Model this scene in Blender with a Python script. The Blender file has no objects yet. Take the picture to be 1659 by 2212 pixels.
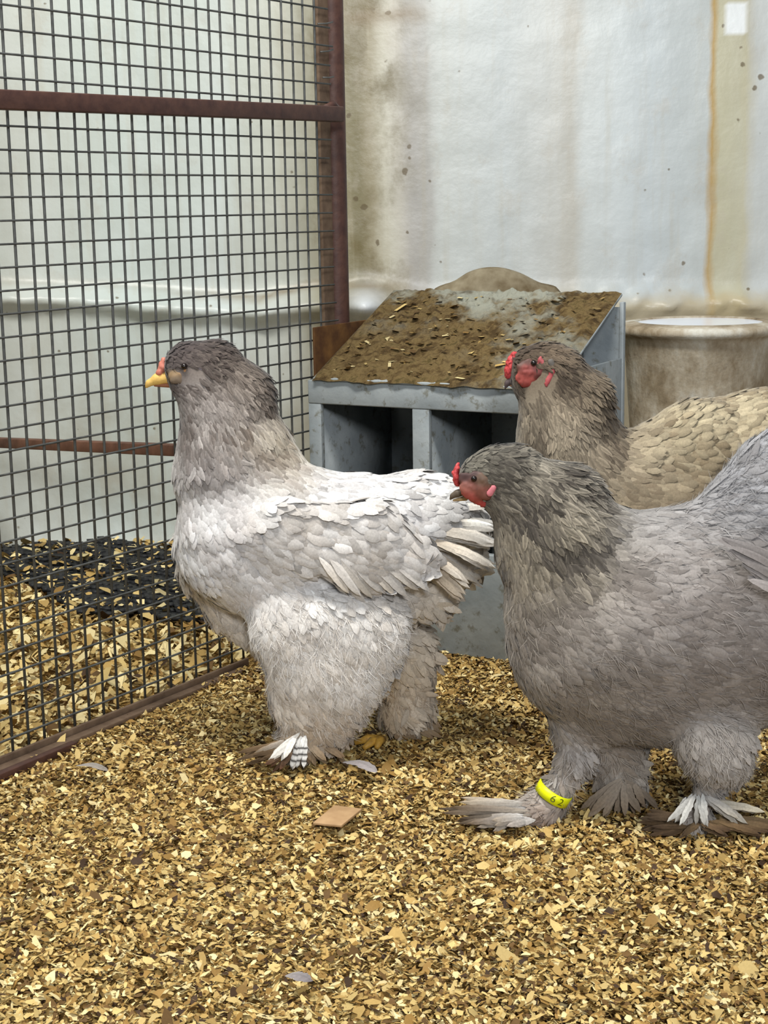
import bpy, math, random
import numpy as np
from mathutils import Matrix, Vector

# ------------------------------------------------------------------ camera, world, light, exposure
W_PX, H_PX, F_PX = 1659.0, 2212.0, 3400.0
CAM_H, PITCH, ROLL = 0.68, math.radians(11.089), math.radians(0.925)
scene = bpy.context.scene
COL = scene.collection
RC = (Matrix.Rotation(math.pi / 2 - PITCH, 3, 'X') @ Matrix.Rotation(-ROLL, 3, 'Z'))
cam_data = bpy.data.cameras.new('camera')
cam = bpy.data.objects.new('camera', cam_data)
COL.objects.link(cam)
cam.matrix_world = Matrix.Translation((0, 0, CAM_H)) @ RC.to_4x4()
cam_data.sensor_fit = 'VERTICAL'
cam_data.sensor_height = 36.0
cam_data.lens = 36.0 * F_PX / H_PX
cam_data.clip_start = 0.05
scene.camera = cam

world = bpy.data.worlds.new('world')
scene.world = world
world.use_nodes = True
bg = world.node_tree.nodes['Background']
bg.inputs[0].default_value = (0.80, 0.90, 1.0, 1)
bg.inputs[1].default_value = 0.30


def area_light(name, loc, target, size, size_y, power, color):
    d = bpy.data.lights.new(name, 'AREA')
    d.shape = 'RECTANGLE'
    d.size, d.size_y, d.energy, d.color = size, size_y, power, color
    o = bpy.data.objects.new(name, d)
    COL.objects.link(o)
    o.location = loc
    o.rotation_euler = (Vector(target) - Vector(loc)).to_track_quat('-Z', 'Y').to_euler()
    return o


area_light('ceiling_tube_lamp_offscreen', (-0.45, 1.30, 2.45), (0.0, 2.2, 0.2), 1.5, 0.3, 56, (1.0, 0.97, 0.90))
area_light('rear_lamp_offscreen', (0.355, -2.5, 2.09), (-0.05, 2.4, 0.5), 0.60, 0.60, 79, (0.96, 0.98, 1.0))

scene.view_settings.view_transform = 'Standard'
scene.view_settings.look = 'None'
scene.view_settings.gamma = 1.0
scene.view_settings.use_curve_mapping = False
scene.view_settings.exposure = 0.40

# ------------------------------------------------------------------ helpers
rng = np.random.default_rng(7)
random.seed(7)
RCN = np.array(RC)
CAMP = np.array([0.0, 0.0, CAM_H])


def ray(u, v):
    d = RCN @ np.array([(u - W_PX / 2) / F_PX, (H_PX / 2 - v) / F_PX, -1.0])
    return d


def hit_plane(u, v, p0, n):
    d = ray(u, v)
    t = np.dot(np.asarray(p0) - CAMP, n) / np.dot(d, n)
    return CAMP + d * t, t


def on_floor(u, v, z=0.0):
    return hit_plane(u, v, (0, 0, z), np.array([0, 0, 1.0]))[0]


def at_y(u, v, y):
    return hit_plane(u, v, (0, y, 0), np.array([0, 1.0, 0]))[0]


def lin(c):
    c = np.asarray(c, float) / 255.0
    return np.where(c <= 0.04045, c / 12.92, ((c + 0.055) / 1.055) ** 2.4)


def lin4(c):
    return tuple(lin(c)) + (1.0,)


def link(o, parent=None):
    COL.objects.link(o)
    if parent is not None:
        o.parent = parent
        o.matrix_parent_inverse = Matrix.Identity(4)
    return o


def tag(o, label=None, cat=None, group=None, kind=None):
    if label:
        o['label'] = label
    if cat:
        o['category'] = cat
    if group:
        o['group'] = group
    if kind:
        o['kind'] = kind
    return o


def empty(name, loc):
    o = bpy.data.objects.new(name, None)
    o.location = loc
    o.empty_display_size = 0.05
    return link(o)


def np_mesh(name, verts, quads=None, tris=None, colors=None, mat=None, smooth=True):
    me = bpy.data.meshes.new(name)
    verts = np.asarray(verts, np.float32).reshape(-1, 3)
    loops, starts, n = [], [], 0
    tot = []
    if quads is not None and len(quads):
        q = np.asarray(quads, np.int32).reshape(-1, 4)
        loops.append(q.ravel()); tot.append(np.full(len(q), 4, np.int32))
    if tris is not None and len(tris):
        t = np.asarray(tris, np.int32).reshape(-1, 3)
        loops.append(t.ravel()); tot.append(np.full(len(t), 3, np.int32))
    loops = np.concatenate(loops); tot = np.concatenate(tot)
    starts = np.concatenate([[0], np.cumsum(tot)[:-1]]).astype(np.int32)
    me.vertices.add(len(verts)); me.vertices.foreach_set('co', verts.ravel())
    me.loops.add(len(loops)); me.loops.foreach_set('vertex_index', loops)
    me.polygons.add(len(tot)); me.polygons.foreach_set('loop_start', starts)
    me.polygons.foreach_set('loop_total', tot)
    if smooth:
        me.polygons.foreach_set('use_smooth', np.ones(len(tot), bool))
    me.update(calc_edges=True)
    me.validate()
    if colors is not None:
        at = me.color_attributes.new('Col', 'FLOAT_COLOR', 'POINT')
        c = np.ones((len(verts), 4), np.float32)
        c[:, :3] = np.clip(colors, 0, 1)
        at.data.foreach_set('color', c.ravel())
    if mat:
        me.materials.append(mat)
    return me


def obj(name, me, parent=None):
    """link a mesh given in world coordinates as an object, keeping the parent's origin"""
    o = bpy.data.objects.new(name, me)
    if parent is not None:
        link(o, parent)
        p = parent
        off = Vector((0, 0, 0))
        while p is not None:
            off += p.location
            p = p.parent
        o.location = -off
    else:
        link(o)
    return o


class MB:
    """collects boxes, tubes and lofts into one mesh"""

    def __init__(self):
        self.v, self.q, self.t, self.n = [], [], [], 0

    def add(self, v, q=(), t=()):
        v = np.asarray(v, float).reshape(-1, 3)
        self.v.append(v)
        for f in q:
            self.q.append([i + self.n for i in f])
        for f in t:
            self.t.append([i + self.n for i in f])
        self.n += len(v)
        return self

    def hexa(self, p):
        """8 corners: bottom ring 0-3, top ring 4-7"""
        return self.add(p, [(3, 2, 1, 0), (4, 5, 6, 7), (0, 1, 5, 4), (1, 2, 6, 5), (2, 3, 7, 6), (3, 0, 4, 7)])

    def box(self, o, ex, ey, ez):
        o, ex, ey, ez = map(np.asarray, (o, ex, ey, ez))
        return self.hexa([o, o + ex, o + ex + ey, o + ey, o + ez, o + ex + ez, o + ex + ey + ez, o + ey + ez])

    def tube(self, pts, r, seg=8, cap=True):
        pts = np.asarray(pts, float)
        n = len(pts)
        r = np.broadcast_to(np.asarray(r, float), (n,))
        tan = np.gradient(pts, axis=0)
        tan /= np.linalg.norm(tan, axis=1)[:, None]
        up = np.array([0, 0, 1.0]) if abs(tan[0, 2]) < 0.9 else np.array([1.0, 0, 0])
        a = np.linspace(0, 2 * math.pi, seg, endpoint=False)
        vs = []
        for i in range(n):
            s = np.cross(up, tan[i]); s /= np.linalg.norm(s)
            b = np.cross(tan[i], s)
            vs.append(pts[i] + r[i] * (np.cos(a)[:, None] * s + np.sin(a)[:, None] * b))
        vs = np.concatenate(vs)
        q = [(i * seg + j, i * seg + (j + 1) % seg, (i + 1) * seg + (j + 1) % seg, (i + 1) * seg + j)
             for i in range(n - 1) for j in range(seg)]
        t = []
        if cap:
            vs = np.concatenate([vs, pts[:1], pts[-1:]])
            a0, a1 = n * seg, n * seg + 1
            t += [(a0, (j + 1) % seg, j) for j in range(seg)]
            t += [(a1, (n - 1) * seg + j, (n - 1) * seg + (j + 1) % seg) for j in range(seg)]
        return self.add(vs, q, t)

    def build(self, name, mat, parent=None, smooth=False, bevel=0.0):
        me = np_mesh(name, np.concatenate(self.v), self.q, self.t, None, mat, smooth)
        o = obj(name, me, parent)
        if bevel:
            m = o.modifiers.new('bevel', 'BEVEL')
            m.width = bevel; m.segments = 2; m.limit_method = 'ANGLE'
        return o


# smooth value noise (numpy), for shapes
_perm = rng.random((64, 64, 64)).astype(np.float32)


def vnoise(p, scale=1.0):
    p = np.asarray(p, float) * scale + 101.3
    i = np.floor(p).astype(int)
    f = p - i
    f = f * f * (3 - 2 * f)
    r = 0.0
    for dx in (0, 1):
        for dy in (0, 1):
            for dz in (0, 1):
                w = (f[..., 0] if dx else 1 - f[..., 0]) * (f[..., 1] if dy else 1 - f[..., 1]) * (f[..., 2] if dz else 1 - f[..., 2])
                r = r + w * _perm[(i[..., 0] + dx) % 64, (i[..., 1] + dy) % 64, (i[..., 2] + dz) % 64]
    return r * 2 - 1


# ------------------------------------------------------------------ materials
class NT:
    def __init__(self, name):
        self.m = bpy.data.materials.new(name)
        self.m.use_nodes = True
        self.t = self.m.node_tree
        self.b = self.t.nodes['Principled BSDF']
        self._pos = None

    def n(self, kind, **kw):
        x = self.t.nodes.new(kind)
        for k, v in kw.items():
            setattr(x, k, v)
        return x

    def l(self, a, b):
        self.t.links.new(a, b)

    def setv(self, sock, v):
        if hasattr(v, 'links'):
            self.l(v, sock)
        else:
            sock.default_value = v

    def pos(self):
        if self._pos is None:
            self._pos = self.n('ShaderNodeNewGeometry').outputs['Position']
        return self._pos

    def xyz(self):
        s = self.n('ShaderNodeSeparateXYZ')
        self.l(self.pos(), s.inputs[0])
        return s.outputs

    def scaled(self, sx, sy, sz):
        x = self.n('ShaderNodeVectorMath', operation='MULTIPLY')
        self.l(self.pos(), x.inputs[0]); x.inputs[1].default_value = (sx, sy, sz)
        return x.outputs[0]

    def math(self, op, a, b=0.0, c=0.0):
        x = self.n('ShaderNodeMath', operation=op)
        self.setv(x.inputs[0], a); self.setv(x.inputs[1], b)
        if op in ('SMOOTH_MIN', 'MULTIPLY_ADD'):
            self.setv(x.inputs[2], c)
        return x.outputs[0]

    def noise(self, scale=10.0, detail=3.0, vec=None, rough=0.55):
        x = self.n('ShaderNodeTexNoise')
        self.l(vec if vec is not None else self.pos(), x.inputs['Vector'])
        x.inputs['Scale'].default_value = scale
        x.inputs['Detail'].default_value = detail
        x.inputs['Roughness'].default_value = rough
        return x.outputs[0]

    def step(self, v, lo, hi):
        x = self.n('ShaderNodeMapRange', interpolation_type='SMOOTHSTEP')
        self.setv(x.inputs[0], v)
        x.inputs[1].default_value, x.inputs[2].default_value = lo, hi
        return x.outputs[0]

    def ramp(self, fac, stops):
        x = self.n('ShaderNodeValToRGB')
        e = x.color_ramp.elements
        while len(e) < len(stops):
            e.new(0.5)
        for el, (p, c) in zip(e, stops):
            el.position = p
            el.color = lin4(c)
        self.setv(x.inputs[0], fac)
        return x.outputs[0]

    def mix(self, fac, a, b, blend='MIX'):
        x = self.n('ShaderNodeMix', data_type='RGBA', blend_type=blend)
        self.setv(x.inputs[0], fac)
        for s, v in ((x.inputs[6], a), (x.inputs[7], b)):
            if isinstance(v, (tuple, list)) and len(v) == 3:
                v = lin4(v)
            self.setv(s, v)
        return x.outputs[2]

    def bump(self, h, strength=0.3, dist=0.01):
        x = self.n('ShaderNodeBump')
        x.inputs['Strength'].default_value = strength
        x.inputs['Distance'].default_value = dist
        self.l(h, x.inputs['Height'])
        self.l(x.outputs[0], self.b.inputs['Normal'])

    def done(self, color, rough=0.6, metal=0.0, spec=0.5):
        if isinstance(color, (tuple, list)) and len(color) == 3:
            color = lin4(color)
        self.setv(self.b.inputs['Base Color'], color)
        self.setv(self.b.inputs['Roughness'], rough)
        self.b.inputs['Metallic'].default_value = metal
        self.b.inputs['Specular IOR Level'].default_value = spec
        return self.m


def plain(name, c1, c2=None, scale=30.0, rough=0.6, metal=0.0, spec=0.4, bump=0.0):
    k = NT(name)
    nz = k.noise(scale, 4)
    col = k.ramp(nz, [(0.3, c1), (0.7, c2 or c1)])
    if bump:
        k.bump(nz, bump, 0.004)
    return k.done(col, rough, metal, spec)


def attr_mat(name, rough=0.8, spec=0.25, noise_scale=0, noise_amt=0.15, sheen=0.0):
    k = NT(name)
    a = k.n('ShaderNodeAttribute', attribute_name='Col').outputs['Color']
    if noise_scale:
        nz = k.ramp(k.noise(noise_scale, 3), [(0.25, (150, 148, 145)), (0.75, (255, 255, 255))])
        a = k.mix(noise_amt, a, nz, 'MULTIPLY')
    m = k.done(a, rough, 0, spec)
    if sheen:
        k.b.inputs['Sheen Weight'].default_value = sheen
        k.b.inputs['Sheen Roughness'].default_value = 0.5
    return m


M_FEATHER = attr_mat('feather', 0.8, 0.15, 420, 0.4, 0.2)
M_SKIN = attr_mat('bird_skin', 0.55, 0.35, 400, 0.3)
M_CHIP = attr_mat('wood_chip', 0.7, 0.3, 500, 0.25)
M_COMB = plain('red_comb_skin', (206, 78, 78), (160, 46, 50), 260, 0.5, 0, 0.45, 0.4)
M_FACE = plain('red_face_skin', (158, 76, 68), (92, 40, 36), 300, 0.6, 0, 0.35, 0.6)
M_EYE = plain('dark_eye', (18, 10, 8), (28, 14, 8), 50, 0.12, 0, 0.6)

# wall ---------------------------------------------------------------
WALL_Y = 3.2


def wx(u, v=330):
    return at_y(u, v, WALL_Y)[0]


def wz(v, u=830):
    return at_y(u, v, WALL_Y)[2]


def wall_material():
    k = NT('stained_painted_wall')
    x, y, z = k.xyz()
    warp = k.noise(3.0, 4, k.scaled(1, 1, 0.6))
    fine = k.noise(28.0, 4, k.scaled(1, 1, 0.35))
    xx = k.math('ADD', x, k.math('MULTIPLY', k.math('SUBTRACT', warp, 0.5), 0.03))
    xx = k.math('ADD', xx, k.math('MULTIPLY', k.math('SUBTRACT', fine, 0.5), 0.026))
    x0, x1 = -1.6, 1.6
    f = k.math('DIVIDE', k.math('SUBTRACT', xx, x0), x1 - x0)

    def P(u):
        return float(np.clip((wx(u) - x0) / (x1 - x0), 0, 1))
    base = k.ramp(f, [
        (0.0, (205, 212, 206)), (P(-60), (206, 210, 203)), (P(6), (208, 210, 202)), (P(40), (214, 216, 208)),
        (P(250), (216, 224, 218)), (P(480), (216, 222, 216)), (P(640), (206, 204, 188)), (P(720), (166, 156, 126)),
        (P(772), (136, 126, 92)), (P(800), (164, 152, 122)), (P(835), (214, 208, 190)), (P(868), (205, 198, 186)),
        (P(890), (184, 178, 172)), (P(925), (188, 184, 178)), (P(945), (212, 214, 210)), (P(1090), (210, 214, 214)),
        (P(1205), (208, 206, 200)), (P(1235), (196, 189, 176)), (P(1262), (207, 209, 206)), (P(1400), (205, 211, 214)),
        (P(1528), (205, 209, 208)), (P(1538), (196, 162, 100)), (P(1548), (206, 200, 172)), (P(1604), (204, 199, 174)),
        (P(1613), (200, 184, 140)), (P(1622), (205, 206, 202)), (P(1700), (206, 210, 212)), (1.0, (206, 208, 206))])
    base = k.mix(1.0, base, (222, 224, 224), 'MULTIPLY')
    # mottled dirt, stronger by the corner post
    blot = k.step(k.noise(7.0, 6, k.scaled(1, 1, 0.7), 0.65), 0.47, 0.66)
    near_post = k.math('SUBTRACT', 1.0, k.step(k.math('ABSOLUTE', k.math('SUBTRACT', x, wx(775))), 0.03, 0.16))
    c = k.mix(k.math('MULTIPLY', blot, k.math('MULTIPLY_ADD', near_post, 0.85, 0.07)), base, (104, 92, 56))
    wash = k.step(k.noise(2.2, 4, k.scaled(1.6, 1, 0.5)), 0.45, 0.75)
    c = k.mix(k.math('MULTIPLY', wash, k.math('MULTIPLY_ADD', near_post, -0.3, 0.32)), c, (224, 232, 236))
    # brown-olive specks
    vor = k.n('ShaderNodeTexVoronoi')
    k.l(k.pos(), vor.inputs['Vector'])
    vor.inputs['Scale'].default_value = 19.0
    big = k.step(k.noise(5.0, 2), 0.5, 0.72)
    thr = k.math('MULTIPLY_ADD', k.math('ADD', near_post, big), 0.07, 0.06)
    speck = k.step(k.math('SUBTRACT', thr, k.math('ADD', vor.outputs['Distance'], k.math('MULTIPLY', k.math('SUBTRACT', k.noise(60, 3), 0.5), 0.25))), 0.0, 0.05)
    c = k.mix(k.math('MULTIPLY', speck, 0.8), c, (92, 78, 50))
    # splashed tan band at the foot of the panel and grime below it
    zb = k.math('ADD', z, k.math('MULTIPLY', k.math('SUBTRACT', k.noise(9, 4), 0.5), 0.07))
    low = k.math('SUBTRACT', 1.0, k.step(zb, wz(668), wz(628)))
    right = k.step(x, wx(800), wx(900))
    c = k.mix(k.math('MULTIPLY', k.math('MULTIPLY', low, right), 0.75), c, (176, 160, 124))
    grime = k.math('MULTIPLY', k.step(k.noise(5.5, 6, None, 0.6), 0.45, 0.7), k.math('SUBTRACT', 1.0, k.step(z, 0.25, 0.5)))
    c = k.mix(k.math('MULTIPLY', grime, 0.5), c, (150, 142, 124))
    # fine vertical run marks and grey-tan scuffs
    runs = k.step(k.noise(34.0, 5, k.scaled(1, 1, 0.06), 0.6), 0.50, 0.75)
    c = k.mix(k.math('MULTIPLY', runs, k.math('MULTIPLY_ADD', near_post, 0.35, 0.22)), c, (168, 158, 134))
    scuff = k.step(k.noise(11.0, 7, k.scaled(1.3, 1, 1), 0.7), 0.54, 0.66)
    c = k.mix(k.math('MULTIPLY', scuff, 0.24), c, (172, 164, 150))
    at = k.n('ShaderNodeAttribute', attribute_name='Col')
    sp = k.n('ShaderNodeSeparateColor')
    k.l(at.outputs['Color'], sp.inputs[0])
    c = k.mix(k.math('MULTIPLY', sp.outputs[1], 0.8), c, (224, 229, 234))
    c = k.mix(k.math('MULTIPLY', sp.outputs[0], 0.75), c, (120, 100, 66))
    k.bump(k.math('ADD', k.noise(5, 4), k.math('MULTIPLY', k.noise(45, 4), 0.35)), 0.22, 0.012)
    return k.done(c, 0.36, 0, 0.45)


M_WALL = wall_material()
_k = NT('litter_bed')
M_BED = _k.done(_k.ramp(_k.noise(220, 3), [(0.35, (78, 56, 30)), (0.5, (140, 108, 58)), (0.65, (190, 160, 100))]), 0.9, 0, 0.1)
M_RUST = plain('brown_painted_iron', (84, 56, 46), (62, 38, 33), 60, 0.55, 0, 0.4, 0.25)
M_RUST2 = plain('rusty_brown_strip', (116, 96, 78), (84, 66, 52), 45, 0.75, 0, 0.3, 0.3)
M_WIRE = plain('weathered_wire', (72, 73, 71), (98, 99, 97), 85, 0.5, 0.3, 0.4)
M_PERCH = plain('brown_perch_wood', (112, 78, 62), (80, 54, 42), 30, 0.7, 0, 0.3, 0.3)
M_MAT = plain('black_rubber', (14, 15, 18), (26, 27, 30), 60, 0.6, 0, 0.4, 0.3)


def galv(name, a, b, dirt):
    k = NT(name)
    n1 = k.noise(14, 5)
    c = k.ramp(n1, [(0.3, a), (0.7, b)])
    d = k.step(k.noise(48, 6, None, 0.7), 0.53, 0.66)
    c = k.mix(k.math('MULTIPLY', d, 0.7), c, dirt)
    k.bump(k.noise(60, 4), 0.25, 0.004)
    return k.done(c, 0.62, 0.15, 0.35)


M_GALV = galv('weathered_galvanised_sheet', (128, 136, 140), (158, 164, 166), (98, 94, 76))
M_RUSTPLATE = plain('rusted_brown_plate', (106, 74, 38), (66, 42, 24), 26, 0.85, 0, 0.2, 0.4)


def crust_material():
    k = NT('dried_litter_crust')
    n1 = k.noise(34, 7, k.scaled(1, 1.8, 1), 0.72)
    c = k.ramp(n1, [(0.28, (44, 33, 20)), (0.43, (76, 60, 36)), (0.55, (110, 92, 60)), (0.66, (72, 61, 34)), (0.78, (104, 92, 62))])
    x, y, z = k.xyz()
    bare = k.math('MULTIPLY', k.step(k.noise(8, 5, None, 0.6), 0.47, 0.6), k.math('MAXIMUM', k.step(z, 0.47, 0.525), k.math('MULTIPLY', k.step(x, 0.08, 0.22), 0.7)))
    c = k.mix(k.math('MULTIPLY', bare, 0.85), c, (150, 152, 140))
    k.bump(k.noise(70, 6, None, 0.7), 0.8, 0.008)
    return k.done(c, 0.9, 0, 0.15)


M_CRUST = crust_material()


def tub_material():
    k = NT('stained_tub_plastic')
    n1 = k.noise(7, 7, k.scaled(1.5, 1.5, 0.8), 0.68)
    c = k.ramp(n1, [(0.32, (92, 78, 58)), (0.45, (136, 122, 100)), (0.56, (168, 158, 140)), (0.68, (196, 194, 184))])
    k.bump(k.noise(30, 6), 0.5, 0.006)
    return k.done(c, 0.75, 0, 0.25)


M_TUB = tub_material()
M_WHITE = plain('white_liquid', (226, 232, 246), (236, 240, 250), 8, 0.15, 0, 0.5)
M_SACK = plain('dirty_sack', (146, 136, 114), (92, 78, 56), 26, 0.85, 0, 0.15, 0.5)


# ------------------------------------------------------------------ the setting
def floor_h(x, y):
    p = np.stack([x, y, np.zeros_like(x)], -1)
    return 0.010 * vnoise(p, 4.0) + 0.004 * vnoise(p, 14.0)


xs = np.linspace(-1.7, 1.7, 120)
ys = np.linspace(0.3, 3.3, 110)
X, Y = np.meshgrid(xs, ys, indexing='ij')
Z = floor_h(X, Y) - 0.006
V = np.stack([X, Y, Z], -1).reshape(-1, 3)


def grid_quads(nx, ny):
    i, j = np.meshgrid(np.arange(nx - 1), np.arange(ny - 1), indexing='ij')
    a = (i * ny + j).ravel()
    return np.stack([a, a + ny, a + ny + 1, a + 1], 1)


fl_obj = fl = obj('floor', np_mesh('floor', V, grid_quads(120, 110), None, None, M_BED))
tag(fl, 'pen floor bedded with brown wood shavings', None, None, 'structure')

# back wall: panel above, slightly proud painted kerb with a lumpy ridge below
xs = np.linspace(-1.7, 1.7, 330)
zs = np.linspace(-0.03, 1.9, 230)
X, Z = np.meshgrid(xs, zs, indexing='ij')
ridge_u = np.array([-400, 0, 130, 250, 400, 560, 680, 760, 830, 900, 1300, 1700, 2000])
ridge_v = np.array([630, 640, 645, 652, 665, 672, 655, 655, 655, 660, 655, 655, 655])
rx = np.array([at_y(u, v, WALL_Y)[0] for u, v in zip(ridge_u, ridge_v)])
rz = np.array([at_y(u, v, WALL_Y)[2] for u, v in zip(ridge_u, ridge_v)])
R = np.interp(X, rx, rz)
P3 = np.stack([X, Z, np.zeros_like(X)], -1)
lump = vnoise(P3, 14.0) * 0.5 + vnoise(P3, 40.0) * 0.25
left = 1 / (1 + np.exp((X - wx(850)) / 0.02))
amp = 0.042 * left + 0.020 * (1 - left)
wid = 0.022 + 0.006 * vnoise(P3, 5.0)
lump2 = lump * left + (1 - left) * (1.2 * vnoise(P3, 34.0) + 0.6 * vnoise(P3, 70.0))
dep = amp * (1 + 0.6 * lump2) * np.exp(-((Z - R) / wid) ** 2)
dep += 0.018 / (1 + np.exp((Z - R) / 0.012))
dep += 0.05 * np.exp(-np.maximum(Z, 0) / 0.05) * 0.6
wb = at_y(790, 655, WALL_Y)
dep += 0.055 * np.exp(-((X - wb[0]) / 0.035) ** 2 - ((Z - wb[2]) / 0.028) ** 2) * (1 + 0.5 * lump)
dep += 0.004 * vnoise(P3, 3.0) + 0.0012 * vnoise(P3, 22.0)
V = np.stack([X, WALL_Y - dep, Z], -1).reshape(-1, 3)
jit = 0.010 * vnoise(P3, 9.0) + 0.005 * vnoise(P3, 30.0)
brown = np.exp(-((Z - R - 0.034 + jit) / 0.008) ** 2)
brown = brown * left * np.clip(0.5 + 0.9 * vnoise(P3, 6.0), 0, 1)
arc = np.hypot((X - wb[0]) / 0.048, (Z - wb[2]) / 0.046)
white = np.exp(-(arc / 0.8) ** 2)
smud = at_y(830, 32, WALL_Y)
brown += 0.8 * np.exp(-((X - smud[0]) / 0.085) ** 4 - ((Z - smud[2] + jit) / 0.014) ** 2)
patch = at_y(1588, 42, WALL_Y)
white += 1.0 * (np.abs(X - patch[0] + jit * .4) < 0.022) * (np.abs(Z - patch[2] + jit * .4) < 0.027)
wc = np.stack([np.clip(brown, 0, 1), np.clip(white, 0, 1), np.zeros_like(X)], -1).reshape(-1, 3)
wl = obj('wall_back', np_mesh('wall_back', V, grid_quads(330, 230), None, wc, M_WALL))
tag(wl, 'off-white painted wall with brown and yellow stains', None, None, 'structure')
wl2 = MB().box((-1.72, 0.3, -0.03), (0.03, 0, 0), (0, 2.95, 0), (0, 0, 1.93)).build('wall_left', M_WALL)
tag(wl2, 'off-white side wall of the neighbouring pen', None, None, 'structure')

# ------------------------------------------------------------------ wire partition
MA = np.array([-0.500, 1.8226])
MANG = math.radians(33.06)
MD = np.array([math.sin(MANG), math.cos(MANG)])
MN = np.array([MD[1], -MD[0]])           # towards the hens' pen


def mpt(s, z, off=0.0):
    p = MA + MD * s + MN * off
    return np.array([p[0], p[1], z])


post_s = 0.5
for _ in range(40):
    p = mpt(post_s - 0.005, 0.6, -0.027)
    q = RCN.T @ (p - CAMP)
    post_s += (726 - (W_PX / 2 + F_PX * q[0] / -q[2])) * 0.0008
CELL = 0.02753
ROW0 = 0.9148 % CELL
pen = empty('wire_partition', mpt(post_s, 0.0))
tag(pen, 'rusty iron pen partition of square wire mesh with brown post and rails', 'partition')
s0, s1 = -0.95, post_s - 0.050
zt = 1.30
wire_v = MB()
wire_v.tube([(0, 0, 0.012), (0, 0, 0.45), (0, 0, 0.9), (0, 0, zt)], 0.0019, 6)
vm = np_mesh('wire', np.concatenate(wire_v.v), wire_v.q, wire_v.t, None, M_WIRE, True)
L = s1 - s0
wire_h = MB()
wire_h.tube([mpt(0, 0, 0) * 0 + np.append(MD * t, 0) for t in np.linspace(0, L, 5)], 0.0015, 6)
hm = np_mesh('wire', np.concatenate(wire_h.v), wire_h.q, wire_h.t, None, M_WIRE, True)
n_v = int(L / CELL)
for i in range(n_v):
    s = s1 - 0.008 - (i + 1) * CELL
    o = bpy.data.objects.new('wire', vm)
    link(o, pen)
    p = mpt(s, 0, -0.003)
    o.location = Vector(p) - pen.location
    o.rotation_euler = (random.gauss(0, 0.0018), random.gauss(0, 0.0018), 0)
for i in range(int((zt - 0.02) / CELL)):
    o = bpy.data.objects.new('wire', hm)
    link(o, pen)
    p = mpt(s0, ROW0 + CELL + i * CELL, 0.0)
    o.location = Vector(p) - pen.location
    o.rotation_euler = (0, 0, random.gauss(0, 0.0012))
# post: round tube with a flat strip on the mesh side
b = MB(); b.tube([mpt(post_s - 0.005, z, -0.027) for z in (0.0, 0.5, 1.0, 1.5)], 0.0195, 22)
tag(b.build('post', M_RUST, pen, True), 'dark brown round iron post')
b = MB(); b.box(mpt(post_s - 0.050, 0.0, -0.030), np.append(MD * 0.036, 0), np.append(MN * 0.010, 0), (0, 0, 1.5))
tag(b.build('post_strip', M_RUST2, pen, False, 0.001), 'rusty flat strip along the post')
# upper rail, in front of the mesh, welded on the post
mpl = np.append(MA, 0), np.append(MN, 0)
r0_, r1_ = hit_plane(0, 217, *mpl)[0], hit_plane(685, 246, *mpl)[0]
rd = (r1_ - r0_) / np.linalg.norm((r1_ - r0_)[:2])
zr = r1_[2] + rd[2] * 0.03
b = MB(); b.box(r1_ - rd * 1.5 + np.append(MN * 0.003, -0.0115), rd * (1.5 + np.linalg.norm(hit_plane(722, 247, *mpl)[0] - r1_)), np.append(MN * 0.016, 0), (0, 0, 0.023))
b.build('rail', M_RUST, pen, False, 0.002)
wp = [hit_plane(u, v, *mpl)[0] + np.append(MN * o_, 0) for (u, v, o_) in ((690, 232, .008), (712, 226, .006), (732, 236, .002))]
b = MB(); b.tube(wp, [0.003, 0.006, 0.003], 8)
b.build('weld_bead', M_RUST, pen, True)
# bottom rail: flat angle bar on the litter
b = MB(); b.box(mpt(s0, 0.004, 0.002), np.append(MD * (0.53 - s0), 0), np.append(MN * 0.005, 0), (0, 0, 0.014))
b.box(mpt(s0, 0.004, 0.008), np.append(MD * (0.50 - s0), 0), np.append(MN * 0.014, 0), (0, 0, 0.006))
tag(b.build('bottom_rail', M_RUST2, pen, False, 0.001), 'brown angle-iron rail half buried in shavings')
# loose wire ends by the post
for (sa, za, sb, zb) in ((post_s - 0.085, 0.945, post_s - 0.045, 0.951), (post_s - 0.080, 0.905, post_s - 0.045, 0.911), (post_s - 0.075, 0.868, post_s - 0.045, 0.871)):
    b = MB(); b.tube([mpt(sa, za, 0.004), mpt((sa + sb) / 2, (za + zb) / 2 - 0.001, 0.006), mpt(sb, zb, 0.003)], 0.0013, 6)
    b.build('tie_wire', M_WIRE, pen, True)

# brown bar lying in front of the bottom rail, mostly buried
a, c = on_floor(-120, 1735, 0.008), on_floor(168, 1612, 0.004)
b = MB(); d = c - a; n = np.array([-d[1], d[0], 0]) / np.linalg.norm(d)
b.box(a - (0, 0, 0.006), d, n * 0.011, (0, 0, 0.012))
tag(b.build('iron_strip', M_RUST, None, False, 0.001), 'short brown iron strip half buried beside the bottom rail', 'iron strip')

# perch bar in the neighbouring pen, its cut end free
pe = at_y(383, 972, 2.42)
ps = at_y(0, 956, 2.92)
d = pe - ps
far = ps + d * ((WALL_Y - 0.03 - ps[1]) / d[1])
b = MB(); dd = pe - far
pn_ = np.array([-dd[1], dd[0], 0]) / np.linalg.norm(dd[:2]) * 0.02
b.box(far - pn_ / 2 - np.array([0, 0, 0.009]), dd, pn_, (0, 0, 0.018))
tag(b.build('perch_bar', M_PERCH, None, False, 0.0015), 'brown square wooden perch bar with a cut end behind the wire mesh', 'perch')

# ------------------------------------------------------------------ nest box
PHI = math.radians(28.68)
FR = np.array([0.2482, 2.2091])
BA = np.array([-math.cos(PHI), math.sin(PHI)])    # along the front, towards the mesh
BB = np.array([math.sin(PHI), math.cos(PHI)])     # into depth
BW, BD, ZF, ZB = 0.404, 0.2545, 0.4165, 0.5300


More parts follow.
